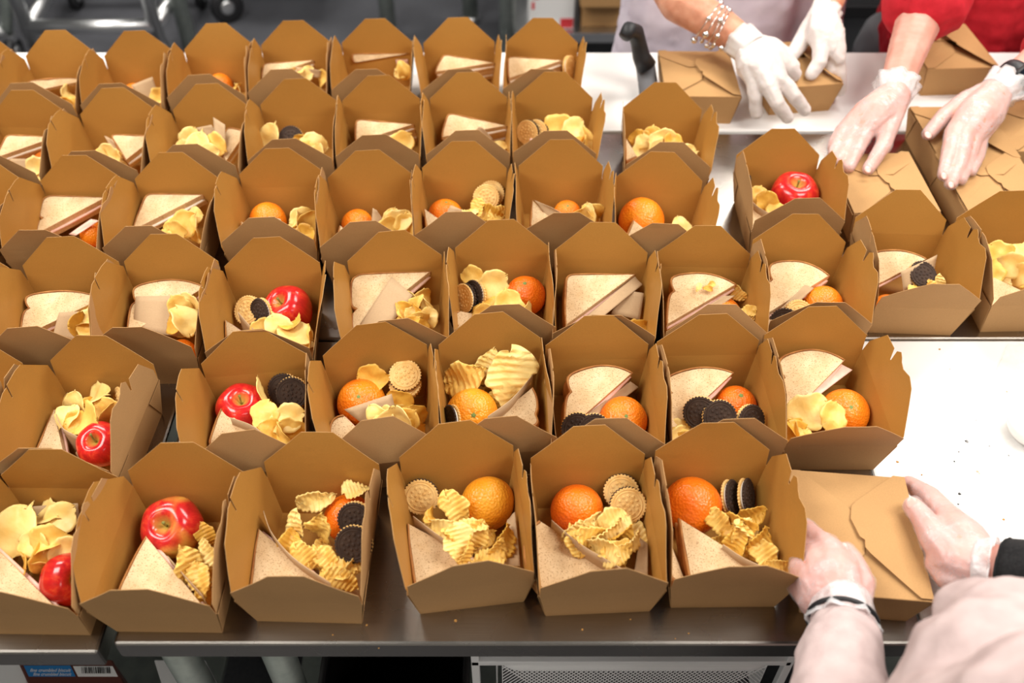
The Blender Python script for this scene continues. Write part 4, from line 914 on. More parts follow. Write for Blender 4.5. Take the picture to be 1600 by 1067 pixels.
for key_, lst in CHL.items():      # chips at the edges of a pile are told apart by where they lie in it
    free = [c for c in lst if c[4]]
    for word, fn in (('leftmost %s potato chip', lambda c: -c[1]), ('rightmost %s potato chip', lambda c: c[1]), ('rearmost %s potato chip', lambda c: -c[2]), ('frontmost %s potato chip', lambda c: c[2]), ('highest-lying %s potato chip', lambda c: c[3])):
        if len(free) > 1:
            b_ = max(free, key=fn); free.remove(b_); b_[0]['label'] = (word % ('ridged' if b_[5] == 'r' else 'smooth')) + ' ' + where(key_)
    for c in free: c[0]['label'] = ('%s potato chip inside the pile ' % ('ridged' if c[5] == 'r' else 'smooth')) + where(key_)
print('chips', NCH[0])
# ------------------------------------------------------------------ people
def blob(name, chains, vox, mats, parent, smooth=4, grow=0, disp=None, keep=None):
    """one continuous surface grown over chains of (point inches, radius inches)"""
    bm = bmesh.new()
    tmpl = bmesh.new(); bmesh.ops.create_icosphere(tmpl, subdivisions=2, radius=1)
    vs = [v.co.copy() for v in tmpl.verts]; fs = [[v.index for v in f.verts] for f in tmpl.faces]; tmpl.free()
    for ch in chains:
        pts = []
        for i in range(len(ch)-1):
            (p, r), (q, s) = ch[i], ch[i+1]; d = (q-p).length; n = max(1, int(d/(.3*min(r, s)+.02)))
            pts += [(p.lerp(q, k/n), r+(s-r)*k/n) for k in range(n)]
        pts.append(ch[-1])
        for p, r in pts:
            c = W(p); rr = (r+grow)*IN
            nv = [bm.verts.new(c+v*rr) for v in vs]
            for f in fs: bm.faces.new([nv[k] for k in f])
    o = bobj(name, bm, None, parent)
    m = o.modifiers.new('r', 'REMESH'); m.mode = 'VOXEL'; m.voxel_size = vox; m.use_smooth_shade = True
    m = o.modifiers.new('s', 'SMOOTH'); m.iterations = smooth; m.factor = .5
    if disp:
        tx = bpy.data.textures.new('wrinkle', 'CLOUDS'); tx.noise_scale = disp[0]; tx.noise_depth = 2
        m = o.modifiers.new('d', 'DISPLACE'); m.texture = tx; m.strength = disp[1]; m.mid_level = .5; m.texture_coords = 'LOCAL'
    dg = bpy.context.evaluated_depsgraph_get(); me = bpy.data.meshes.new_from_object(o.evaluated_get(dg))
    old = o.data; o.modifiers.clear(); o.data = me; bpy.data.meshes.remove(old)
    for mm in (mats if isinstance(mats, list) else [mats]): me.materials.append(mm)
    for p in me.polygons: p.use_smooth = True
    return o
def J(px, py, z, rp):
    p = at(px, py, z); return (p, rp/scale_at(p))
def Ch(*a): return [J(*q) if not isinstance(q[0], Vector) else q for q in a]
def X(x, y, z, r): return (Vector((x, y, z)), r)
def ring_pts(c, axis, r, n=28, sq=1.0):
    a = axis.orthogonal().normalized(); b = axis.cross(a).normalized()
    return [c+(a*math.cos(k*2*math.pi/n)+b*math.sin(k*2*math.pi/n)*sq)*r for k in range(n)]
def cuff(parent, p0, p1, r0, r1, m, name='glove_cuff', wav=.08, th=.03, lab=None, roll=True):
    """thin flared ruffled sleeve from p0 to p1 (inches), open at both ends"""
    ax = (p1-p0).normalized(); a = ax.orthogonal().normalized(); b = ax.cross(a)
    def f(u, v):
        r = r0+(r1-r0)*v + wav*v*math.sin(u*2*math.pi*7+2)+wav*.6*v*math.sin(u*2*math.pi*13)
        t = u*2*math.pi; return (p0.lerp(p1, v)+(a*math.cos(t)+b*math.sin(t))*r)*IN
    bm = sheet_bm(lambda u, v: f(u, v)+Vector((0, 0, TZ)), 48, 6, th*IN)
    bmesh.ops.remove_doubles(bm, verts=bm.verts[:], dist=.00005)
    if roll: tube_bm([f(k/48, 1)+Vector((0, 0, TZ)) for k in range(48)], .05*IN, 6, bm, closed=True)
    o = bobj(name, bm, m, parent, None, True)
    if lab: o['label'] = lab
    return o
def nail(parent, px, py, z, rx, ry, ang, tilt=(0, -.5, .85)):
    bm = bmesh.new(); bmesh.ops.create_icosphere(bm, subdivisions=3, radius=1)
    p = at(px, py, z); s = scale_at(p)
    o = bobj('fingernail', bm, M['nail'], parent, None, True)
    o.matrix_world = Matrix.Translation(W(p)) @ rot_to(tilt) @ Matrix.Rotation(ang, 4, 'Z') @ Matrix.Diagonal((rx/s*IN, ry/s*IN, .07*IN, 1))

def fingers(W0, knuckles, chains, thumb, pr):
    """palm spokes from the wrist joint to each knuckle plus the finger chains"""
    out = []
    for kn, ch in zip(knuckles, chains):
        mid = ((W0[0]+kn[0])/2+0*pr, (W0[1]+kn[1])/2, (W0[2]+kn[2])/2+.15, (W0[3]*.72+kn[3]*.5))
        out.append(Ch(W0, mid, kn, *ch))
    out.append(Ch(W0, *thumb)); return out

# person A: lavender top, two opaque white gloves, bead bracelet
pa = thing('person', 'person in lavender top with bead bracelet and opaque white gloves', 'person', (0, 0, TZ))
pa.location = (0, 0, 0)
ar = Ch(X(11.5, 79, 16, 2.1), X(9.5, 76.5, 9.5, 2.0), (1062, 4, 6.6, 33), (1118, 36, 5.6, 30), (1150, 58, 5.0, 26), (1172, 76, 4.8, 25))
al = Ch(X(26, 79, 16, 2.1), X(27.3, 78, 9.5, 1.9), (1301, -14, 6.6, 25), (1292, 14, 5.8, 22), (1286, 26, 5.5, 21))
hr = fingers((1174, 78, 4.7, 26), [(1179, 128, 3.7, 12), (1199, 131, 3.9, 12.5), (1219, 124, 4.0, 12.5), (1231, 104, 4.0, 13)],
    [[(1180, 152, 2.8, 10), (1182, 176, 1.6, 8.5)], [(1214, 160, 2.9, 10.5), (1230, 183, 1.6, 9)], [(1240, 148, 3.1, 10.5), (1257, 171, 1.8, 9)], [(1240, 116, 3.2, 11), (1228, 122, 2.8, 9)]],
    [(1206, 74, 4.4, 14), (1228, 88, 3.8, 12), (1238, 104, 3.2, 10)], 0)
hl = fingers((1285, 30, 5.4, 24), [(1283, 72, 4.6, 12.5), (1298, 74, 4.5, 12.5), (1307, 80, 4.2, 12), (1310, 92, 3.8, 10.5)],
    [[(1281, 96, 3.9, 10.5), (1268, 116, 3.1, 8.8)], [(1300, 94, 3.5, 10), (1298, 110, 2.9, 8.5)], [(1311, 112, 2.8, 10), (1313, 141, 1.5, 8.2)], [(1307, 126, 1.6, 8.5), (1299, 150, .9, 7)]],
    [(1266, 44, 4.9, 15), (1254, 62, 4.3, 12.5), (1237, 86, 3.6, 10)], 0)
torsoA = [[X(19.5, 81, 18, 4.8), X(19.5, 81, 8, 5.2), X(19.3, 81, -3, 5.4)], [X(15.5, 81, 15, 3.6), X(14.5, 81, -3, 4.4)], [X(23.5, 81, 15, 3.6), X(24.5, 81, -3, 4.4)], [X(11.5, 80, 17, 2.6), X(27.5, 80, 17, 2.6)]]
body = blob('body', [ar, al]+hr+hl+torsoA, .0032, M['skin_a'], pa)
blob('glove', hr, .0019, M['glove_a'], pa, 4, .07, (.022, .0035)); blob('glove', hl, .0019, M['glove_a'], pa, 4, .07, (.022, .0035))
a0, a1 = ar[-1][0], ar[-2][0]
g = cuff(pa, a0.lerp(a1, -.3), a0.lerp(a1, .75), ar[-1][1]*1.08, ar[-1][1]*1.12, M['glove_a'])
a0, a1 = al[-1][0], al[-2][0]
cuff(pa, a0.lerp(a1, -.3), a0.lerp(a1, .9), al[-1][1]*1.10, al[-1][1]*1.14, M['glove_a'])
blob('shirt', torsoA+[[X(11.5, 79.5, 16, 2.8), X(9.3, 77.3, 9.8, 3.0)], [X(27.3, 79.5, 16, 2.8), X(28, 79, 10, 2.5)]], .007, M['lav'], pa, 4, .55, (.06, .012))
blob('apron', [[X(19.5, 77.0, 6, 5.0), X(19.5, 76.8, -14, 6.0)], [X(14, 78, 2, 4), X(12.5, 78.5, -18, 5.4)], [X(25, 78, 2, 4), X(26.5, 78.5, -18, 5.0)]], .008, M['lav'], pa, 6, 0, (.09, .02))
blob('trousers', [[X(16, 81, -6, 4.6), X(15.5, 81, -33, 2.8)], [X(23.5, 81, -6, 4.6), X(24, 81, -33, 2.8)]], .009, M['grey'], pa)
for sx in (15.5, 24): blob('shoe', [[X(sx, 82, -34, 1.6), X(sx, 77.5, -34.3, 1.3)]], .006, M['black'], pa)
# bracelet of wires and beads round the forearm
p0, r0 = ar[2]; p1, r1 = ar[4]; ax = (p1-p0).normalized()
br = bpy.data.objects.new('bracelet', None); C.objects.link(br); br.parent = pa; br['label'] = 'silver wire bracelet with round beads'
bw = bmesh.new(); RR = random.Random(3)
for i, t in enumerate((.50, .58, .66, .72)):
    c = p0.lerp(p1, t); ax2 = (ax+Vector((.12*(i-1.5), .1, 0))).normalized()
    rg = ring_pts(c+Vector((0, 0, -.15)), ax2, (r0+(r1-r0)*t)*1.13)
    tube_bm([W(q) for q in rg], .045*IN, 6, bw, closed=True)
    for j in (1, 8, 15, 22):
        q = rg[(j+i*3) % len(rg)]; bb = bmesh.new(); bmesh.ops.create_uvsphere(bb, u_segments=16, v_segments=10, radius=.20*IN if (i+j) % 3 else .26*IN)
        bobj('bead', bb, M['silver'], br, W(q), True)
for q in ((1115, 70, 4.6), (1127, 75, 4.6)):
    bb = bmesh.new(); bmesh.ops.create_uvsphere(bb, u_segments=16, v_segments=10, radius=.22*IN); bobj('bead', bb, M['silver'], br, W(at(*q)), True)
bobj('wire', bw, M['silver'], br, None, True)

# person B: red sweater, clear gloves, dark watch
pb = thing('person', 'person in red sweater with clear gloves and a black watch', 'person', (0, 0, 0))
ar = Ch(X(36.5, 80, 17, 2.4), X(35, 78.8, 12, 2.3), (1456, -30, 8.5, 37), (1440, 22, 7.5, 37), (1420, 75, 6.2, 31), (1404, 122, 5.2, 26), (1399, 142, 4.8, 24))
al = Ch(X(48, 79, 17, 2.4), X(51, 72, 9, 2.2), (1660, 62, 6.8, 33), (1612, 102, 5.8, 27), (1578, 128, 5.1, 24), (1561, 141, 4.9, 23))
hr = fingers((1397, 150, 4.8, 26), [(1352, 206, 3.8, 14.5), (1337, 203, 3.7, 14.5), (1324, 202, 3.5, 13.5), (1316, 206, 3.2, 12)],
    [[(1338, 236, 3.3, 12), (1326, 262, 2.9, 9.5)], [(1322, 230, 3.2, 12), (1311, 250, 3.0, 9.5)], [(1308, 226, 3.1, 11), (1302, 242, 3.0, 9)], [(1304, 222, 3.0, 10), (1300, 232, 2.9, 8)]],
    [(1392, 190, 4.2, 16), (1380, 228, 3.5, 12.5), (1357, 264, 3.05, 9.8)], 0)
hl = fingers((1556, 146, 4.8, 26), [(1491, 206, 4.1, 14.5), (1507, 212, 4.1, 14.5), (1521, 216, 3.9, 13.5), (1532, 214, 3.6, 12)],
    [[(1482, 245, 3.5, 12.5), (1475, 273, 3.1, 10)], [(1499, 256, 3.4, 12), (1486, 287, 3.0, 9.8)], [(1513, 252, 3.2, 11), (1502, 280, 3.0, 9)], [(1528, 245, 3.1, 10), (1518, 268, 3.0, 8)]],
    [(1510, 160, 4.3, 18), (1476, 180, 3.9, 13), (1451, 209, 3.3, 10.5)], 0)
torsoB = [[X(43, 83, 18, 5), X(43, 83, -3, 5.6)], [X(39, 83, 15, 4), X(39.5, 83, -3, 4.6)], [X(46, 83, 15, 4), X(47.5, 83, -3, 4.6)], [X(37, 81, 17.5, 2.7), X(48, 80, 17.5, 2.7)]]
blob('body', [ar, al]+hr+hl+torsoB, .0030, M['skin_b'], pb)
for h in (hr, hl): blob('glove', h, .0019, M['glove_t'], pb, 3, .035, (.018, .0035))
for a in (ar, al):
    a0, a1 = a[-1][0], a[-2][0]; cuff(pb, a0.lerp(a1, -.5), a0.lerp(a1, .6), a[-1][1]*1.12, a[-1][1]*1.42, M['cuff_t'], wav=.12)
sl = Ch(X(36.5, 80, 17, 3.4), X(35, 78.8, 12, 3.5), (1452, -25, 8.6, 62), (1447, 0, 8.0, 57))
sr = Ch(X(48, 79, 17, 3.6), X(51, 72, 9, 3.2), (1680, 50, 7.0, 44), (1645, 78, 6.4, 38))
blob('sweater', torsoB+[sl, sr, [X(41, 77.5, 8, 4), X(41, 77.3, -2, 4.5)], [X(38, 78, 5, 3.5), X(37.5, 78, -2, 4)], [X(47, 77, 5, 3.5), X(48, 77, -2, 4)]], .006, M['red'], pb, 4, .5, (.05, .014))
a0, a1 = sl[-1][0], sl[-2][0]; cuff(pb, a0.lerp(a1, .5), a0.lerp(a1, -.75), sl[-1][1]*1.06, sl[-1][1]*.80, M['red'], 'sleeve_cuff', .03, .12)
blob('trousers', [[X(37.5, 82, -6, 4.8), X(37, 82, -33, 2.8)], [X(45, 82, -6, 4.8), X(45.5, 82, -33, 2.8)]], .009, M['grey'], pb)
for sx in (37, 45.5): blob('shoe', [[X(sx, 83, -34, 1.6), X(sx, 78.5, -34.3, 1.3)]], .006, M['black'], pb)
c = al[3][0].lerp(al[4][0], .75); ax = (al[4][0]-al[3][0]).normalized()
wt = bobj('watch_strap', tube_bm([W(q) for q in ring_pts(c, ax, al[4][1]*1.09, 32)], .14*IN, 8, None, closed=True), M['black'], pb, None, True)
for v in wt.data.vertices:   # flatten the tube into a band along the arm
    d = (v.co-W(c)).dot(ax); v.co += ax*d*2.2
vc = (Vector((0, 0, CH))-c); vc = (vc-ax*vc.dot(ax)).normalized()
vc = (vc + Vector((.3, -.5, -.1))*.5); vc = (vc-ax*vc.dot(ax)).normalized()
wc = bobj('watch_case', box_bm(-.78, .78, -.66, .66, -.2, .2, .16), M['darkp'], pb)
mw = Matrix.Translation(W(c+vc*(al[4][1]*1.15))) @ Matrix((ax, vc.cross(ax), vc)).transposed().to_4x4(); wc.matrix_world = mw
wf = bobj('watch_face', box_bm(-.6, .6, -.5, .5, .19, .235, .02), M['glass'], wc)

# person C: pink fleece, clear gloves, holding the closed box
pc = thing('person', 'person in pink fleece gripping a closed box with clear gloves', 'person', (0, 0, 0))
al = Ch(X(14.5, 9, 14, 2.6), X(11.5, 10.5, 5.0, 2.2), (1312, 1075, 4.6, 50), (1316, 1000, 4.0, 42), (1316, 952, 3.7, 38))
ar = Ch(X(27, 9, 16, 2.6), X(27.5, 14, 7, 2.2), (1640, 905, 5.0, 46), (1570, 890, 4.2, 40), (1534, 884, 3.8, 37))
hl = fingers((1316, 946, 3.6, 42), [(1297, 862, 3.5, 24), (1275, 872, 3.3, 24), (1257, 890, 2.9, 22), (1250, 914, 2.4, 20)],
    [[(1268, 836, 2.8, 17), (1256, 818, 2.0, 13)], [(1252, 850, 2.2, 17), (1248, 838, 1.4, 13)], [(1246, 872, 1.8, 16), (1244, 858, 1.0, 13)], [(1244, 900, 1.6, 15), (1243, 885, .9, 12)]],
    [(1340, 912, 3.6, 27), (1333, 882, 3.5, 20), (1321, 862, 3.3, 15)], 0)
hr = fingers((1526, 884, 3.7, 40), [(1478, 806, 2.9, 22), (1490, 815, 2.4, 21), (1498, 832, 2.0, 20), (1500, 852, 1.6, 18)],
    [[(1452, 776, 2.3, 18), (1420, 756, 1.6, 13.5)], [(1466, 790, 1.6, 17), (1446, 782, 1.0, 14)], [(1474, 812, 1.2, 16), (1458, 808, .8, 13)], [(1480, 838, 1.0, 14), (1468, 834, .7, 12)]],
    [(1492, 872, 3.6, 36), (1462, 840, 3.5, 26), (1444, 812, 3.45, 19), (1427, 791, 3.3, 15.5)], 0)
hr.append(Ch((1520, 888, 3.5, 34), (1484, 898, 3.1, 26), (1470, 880, 3.1, 24)))
torsoC = [[X(22, 4, 17, 5), X(22, 4.5, -5, 5.4)], [X(18, 5, 15, 4.2), X(17.5, 5, -5, 4.6)], [X(26, 5, 15, 4.2), X(26.5, 5, -5, 4.6)], [X(14.5, 7.5, 16.5, 2.8), X(28.5, 7.5, 16.5, 2.8)]]
blob('body', [ar, al]+hr+hl+torsoC, .0028, M['skin_c'], pc)
for h in (hr, hl): blob('glove', h, .0019, M['glove_t'], pc, 3, .05, (.018, .004))
a0, a1 = al[-1][0], al[-2][0]; cuff(pc, a0.lerp(a1, -.35), a0.lerp(a1, .6), al[-1][1]*1.18, al[-1][1]*1.38, M['cuff_t'], wav=.1)
a0, a1 = ar[-1][0], ar[-2][0]; cuff(pc, a0.lerp(a1, -.2), a0.lerp(a1, .6), ar[-1][1]*1.12, ar[-1][1]*1.25, M['cuff_t'], wav=.1)
a0, a1 = al[-1][0], al[-2][0]
band = bobj('wristband', tube_bm([W(q) for q in ring_pts(a0.lerp(a1, .40), (a1-a0).normalized(), al[-1][1]*1.34, 32)], .11*IN, 8, None, closed=True), M['black'], pc, None, True)
sl = Ch(X(14.5, 9, 14, 3.2), X(11.6, 10.5, 5.2, 2.9), (1312, 1085, 4.8, 66), (1313, 1040, 4.4, 60), (1316, 1006, 4.1, 50))
sr = Ch(X(28, 9, 15, 3.2), X(27.5, 14, 7, 2.8), (1660, 905, 5.2, 58))
lob = [Ch(X(22, 8, 13, 4.0), (1590, 1030, 9.5, 118)), Ch(X(22, 8, 13, 4.0), (1560, 1090, 10.5, 140), (1500, 1120, 10, 105)), Ch((1590, 1010, 9.5, 100), (1510, 958, 8.8, 42))]
blob('sweater', torsoC+[sl, sr]+lob, .0055, M['pink'], pc, 5, .28, (.05, .012))
a0, a1 = sl[-1][0], sl[-2][0]; cuff(pc, a0.lerp(a1, .9), a0.lerp(a1, -.8), sl[-1][1]*1.16, sl[-1][1]*1.02, M['pink'], 'sleeve_cuff', .02, .14)
a0, a1 = ar[3][0], ar[2][0]; cuff(pc, a0.lerp(a1, 1.3), a0.lerp(a1, 0), ar[3][1]*1.5, ar[3][1]*1.22, M['blackc'], 'sleeve_cuff', .03, .12, 'black knitted cuff')
blob('trousers', [[X(18.5, 5, -6, 4.8), X(18, 5, -33, 2.8)], [X(26, 5, -6, 4.8), X(26.5, 5, -33, 2.8)]], .009, M['grey'], pc)
for sx in (18, 26.5): blob('shoe', [[X(sx, 4, -34, 1.6), X(sx, 8.5, -34.3, 1.3)]], .006, M['black'], pc)
for px, py, z, n in ((1424, 786, 3.72, (-.4, -.55, .8)), ): nail(pc, px, py, z, 8, 10, .4, n)
nail(pc, 1319, 856, 3.78, 7, 8, 0)
nail(pb, 1450, 211, 3.62, 5, 6, .5); nail(pb, 1356, 265, 3.4, 5, 6, .4); nail(pb, 1475, 275, 3.42, 4.5, 6, 0); nail(pb, 1486, 289, 3.3, 4.5, 5.5, 0)

# ------------------------------------------------------------------ things lying on the white tables
def scatter(name, label, cat, spots, m, z=0, r=.07):
    bm = bmesh.new()
    for px, py, rr in spots:
        p = at(px, py, z)
        a = R.uniform(0, 6); n = 5
        top = [bm.verts.new(W(Vector((p.x+math.cos(a+k*1.25)*rr*r*R.uniform(.6, 1.2), p.y+math.sin(a+k*1.25)*rr*r*R.uniform(.6, 1.2), z+.03)))) for k in range(n)]
        bot = [bm.verts.new(v.co-Vector((0, 0, .028*IN))) for v in top]
        bm.faces.new(top)
        for k in range(n): bm.faces.new((top[k], bot[k], bot[(k+1) % n], top[(k+1) % n]))
    return tag(bobj(name, bm, m), label, cat, None, 'stuff')
scatter('crumbs', 'tiny brown bread crumbs scattered on the right white board', 'crumbs', [(1468, 546, 1), (1402, 722, 1.2), (1527, 737, 1.3), (1540, 852, 2), (1573, 612, 1), (1440, 742, .8), (1568, 812, 1), (1530, 740, 1), (1390, 380, .1), (1484, 577, .5)], M['crumb'])
scatter('herb_flecks', 'dark flecks scattered on the right white board', 'crumbs', [(1511, 690, 1.6), (1546, 697, 1), (1576, 712, 1), (1491, 721, .9), (1499, 772, 1.3), (1497, 788, .8), (1498, 706, .5), (1525, 657, .7)], M['herb'])
scatter('table_crumbs', 'pale crumbs on the steel table in front of the boxes', 'crumbs', [(573, 977, .8), (712, 970, 1.1), (910, 984, .8), (592, 1013, .4), (1076, 990, .6), (985, 968, .7), (1235, 750, 1.6), (1055, 998, .4), (520, 992, .5)], M['crumb'])
p = at(1617, 668, .6)
bl = thing('white_bowl', 'white round bowl cut by right frame edge on white board', 'bowl', V(p.x, p.y, .01))
bobj('bowl', lathe_bm([(a*IN, b*IN) for a, b in [(0, .12), (.95, .12), (1.25, .5), (1.5, 1.2), (1.58, 1.2), (1.36, .45), (1.0, 0), (0, 0)]], 40), M['bowl'], bl, None, True)
def bag(u, v):
    p0, p1, p2, p3 = at(1575, 536, .15), at(1680, 540, .15), at(1640, 800, .12), at(1478, 762, .12)
    p = (p0*(1-u)+p1*u)*(1-v)+(p3*(1-u)+p2*u)*v
    p.z = .10+.16*abs(noise.noise(Vector((p.x*.9, p.y*.9, 3))))+.05*abs(noise.noise(Vector((p.x*3, p.y*3, 1))))
    return W(p)
tag(bobj('plastic_bag', sheet_bm(bag, 40, 50, .006*IN), M['bag'], None, None, True), 'clear crinkled plastic bag lying flat on the right white board', 'plastic bag')
# black handled lever by the apron
lv = thing('black_grip', 'black rubber grip on grey bar beside the lavender apron', 'handle')
pts = [at(975, 58, 5.5), at(983, 47, 5.8), at(993, 50, 5.2), at(998, 68, 4.2), at(1002, 88, 3.2), at(1010, 104, 2.4)]
bobj('grip', tube_bm([W(q) for q in pts], [.45*IN, .62*IN, .62*IN, .6*IN, .68*IN, .8*IN], 14), M['black'], lv, None, True)
bobj('bar', tube_bm([W(at(1008, 100, 2.2)), W(at(1012, 128, 1.2)), W(at(1016, 165, .8))], .75*IN, 12), M['grey'], lv, None, True)

# ------------------------------------------------------------------ under the tables
SH = FZ+9.6
def carton(name, label, corners, z0, z1, m, group=None, cat='carton'):
    """box whose top face fits three pixel corners at height z1: front-left, front-right, back-left"""
    a, b, c = (at(px, py, z1) for px, py in corners)
    t = thing(name, label, cat, (0, 0, 0), group)
    u, v = (b-a), (c-a); bm = bmesh.new()
    vs = [bm.verts.new(W(Vector((q.x, q.y, z)))) for z in (z0, z1) for q in (a, b, b+v, c)]
    for f in ((3, 2, 1, 0), (4, 5, 6, 7), (0, 1, 5, 4), (1, 2, 6, 5), (2, 3, 7, 6), (3, 0, 4, 7)): bm.faces.new([vs[k] for k in f])
    bmesh.ops.bevel(bm, geom=bm.edges[:], offset=.08*IN, segments=1, affect='EDGES')
    bobj('body', bm, m, t); return t, a, u, v
def patch(name, parent, a, u, v, u0, u1, v0, v1, m, dz=.03, lab=None):
    q = [a+u*i+v*j for i, j in ((u0, v0), (u1, v0), (u1, v1), (u0, v1))]; bm = bmesh.new()
    T_ = [bm.verts.new(W(p+Vector((0, 0, dz)))) for p in q]; B_ = [bm.verts.new(W(p)) for p in q]; bm.faces.new(T_)
    for k in range(4): bm.faces.new((B_[k], B_[(k+1) % 4], T_[(k+1) % 4], T_[k]))
    o = bobj(name, bm, m, parent)
    if lab: o['label'] = lab
    return o
def text(name, parent, s, p, ux, uy, size, m, dz=.05):
    cu = bpy.data.curves.new(name, 'FONT'); cu.body = s; cu.size = size*IN; cu.extrude = .0002
    tmp = bpy.data.objects.new(name, cu); C.objects.link(tmp); me = bpy.data.meshes.new_from_object(tmp.evaluated_get(bpy.context.evaluated_depsgraph_get())); bpy.data.objects.remove(tmp)
    o = link(name, me, m, parent)
    ux = ux.normalized(); uz = ux.cross(uy).normalized(); uy = uz.cross(ux)
    o.matrix_world = Matrix.Translation(W(p+uz*dz)) @ Matrix((ux, uy, uz)).transposed().to_4x4(); return o
t, a, u, v = carton('carton', 'dark brown carton with blue label under the left steel table', [(58, 1100), (212, 1100), (26, 1030)], SH, -15, M['brownbox'])
def uvof(px, py):
    p = at(px, py, -15); d = p-a; det = u.x*v.y-u.y*v.x; return (d.x*v.y-d.y*v.x)/det, (u.x*d.y-u.y*d.x)/det
def ppatch(name, px0, py0, px1, py1, m, dz, lab=None):
    (u0, v0), (u1, v1) = uvof(px0, py1), uvof(px1, py0); return patch(name, t, a, u, v, u0, u1, v0, v1, m, dz, lab)
ppatch('label', 45, 1040, 110, 1057, M['blue'], .03, 'blue printed label'); ppatch('barcode', 122, 1041, 176, 1057, M['whitep'], .03, 'white barcode sticker')
bc = bmesh.new(); x = 128
while x < 172:
    wd = R.choice((.8, 1.2, 2)); q = [at(a_, b_, -14.93) for a_, b_ in ((x, 1052), (x+wd, 1052), (x+wd-1, 1042), (x-1, 1042))]; bc.faces.new([bc.verts.new(W(p_)) for p_ in q]); x += wd+R.choice((1, 1.6))
bobj('barcode_bars', bc, M['ink'], t)
text('lettering', t, 'fine crumbled biscuit', at(47, 1050, -15), u, v, .29, M['whitep'])
text('lettering', t, 'fine crumbled biscuit', at(52, 1056, -15), u, v, .27, M['whitep'])
carton('carton', 'white carton on the shelf beside the galvanised table legs', [(262, 1100), (345, 1100), (240, 1030)], SH, -17, M['whitep'])
carton('carton', 'white sheet-like carton left of the blue-labelled carton', [(-15, 1100), (50, 1100), (-25, 1036)], SH, -16, M['whitep'])
# black bin
bn = thing('plastic_bin', 'black plastic bin under the front edge of the steel table', 'bin')
a, b = at(503, 1067, -10), at(728, 1067, -10); y0 = a.y-.8
bm = bmesh.new(); g = []
for k, (ins, z) in enumerate(((.9, SH), (0, -10), (.22, -10), (1.1, SH+.3))):
    g.append([bm.verts.new(V(x, y, z)) for x, y in ((a.x+ins, y0+ins), (b.x-ins, y0+ins), (b.x-ins, y0+13-ins), (a.x+ins, y0+13-ins))])
bm.faces.new(g[0][::-1]); bm.faces.new(g[3])
for P_, Q_ in zip(g, g[1:]):
    for k in range(4): bm.faces.new((P_[k], P_[(k+1) % 4], Q_[(k+1) % 4], Q_[k]))
bobj('tub', bm, M['darkp'], bn)
bobj('rim', tube_bm([V(x, y, -10) for x, y in ((a.x, y0), (b.x, y0), (b.x, y0+13), (a.x, y0+13))], .25*IN, 8, None, closed=True), M['darkp'], bn, None, True)
# white mesh basket in its frame
bk = thing('mesh_basket', 'white wire mesh basket in a white frame under the table', 'basket')
a, b = at(775, 1040, -4.5), at(1208, 1040, -4.5); x0, x1, yf, yb = a.x, b.x, a.y, a.y+11; zt = -4.5
def rr_pts(x0, x1, y0, y1, r, z, n=6):
    out = []
    for cx, cy, a0 in ((x1-r, y0+r, -90), (x1-r, y1-r, 0), (x0+r, y1-r, 90), (x0+r, y0+r, 180)):
        for k in range(n+1):
            t_ = math.radians(a0+90*k/n); out.append(V(cx+r*math.cos(t_), cy+r*math.sin(t_), z))
    return out
bobj('rim', tube_bm(rr_pts(x0, x1, yf, yb, 1.2, zt), .26*IN, 8, None, closed=True), M['white'], bk, None, True)
ms = bmesh.new()
def wire_wall(p, q, depth, nf, dipf):
    Lw = (q-p).length; n = int(Lw/.24)
    for i in range(n+1):
        for sgn in (-1, 1):
            s0 = i/n; steps = 3; prev = None; dz = dipf(s0)
            s1 = max(0, min(1, s0+sgn*dz*.7/Lw)); dz2 = min(dz, abs(s1-s0)*Lw/.7 if abs(s1-s0) > 1e-4 else dz)
            A_, B_ = p.lerp(q, s0), p.lerp(q, s1)-Vector((0, 0, dz2)); tube_bm([W(A_), W(B_)], .028*IN, 3, ms, False)
wire_wall(Vector((x0+.3, yf, zt)), Vector((x1-.3, yf, zt)), 2, 1, lambda s: 2.6 if .04 < s < .96 else 5)
wire_wall(Vector((x0, yf+.5, zt)), Vector((x0, yb, zt)), 5, 1, lambda s: 5.0); wire_wall(Vector((x1, yf+.5, zt)), Vector((x1, yb, zt)), 5, 1, lambda s: 5.0); wire_wall(Vector((x0+.3, yb, zt)), Vector((x1-.3, yb, zt)), 5, 1, lambda s: 5.0)
o = bobj('mesh', ms, M['white'], bk); o['kind'] = 'stuff'
bobj('basket_floor', box_bm(x0+.2, x1-.2, yf+.2, yb-.2, -9.7, -9.5), M['grey'], bk, (0, 0, TZ))
for i, xx in enumerate((x0-1.0, x1+.7)):
    bobj('frame_post', box_bm(xx-.2, xx+.2, yf-.1, yf+.3, FZ, -1.6, .05), M['white'], bk, (0, 0, TZ))
bobj('frame_rail', box_bm(x0-1.2, x1+.8, yf-.1, yf+.4, -4.3, -3.9, .05), M['white'], bk, (0, 0, TZ))

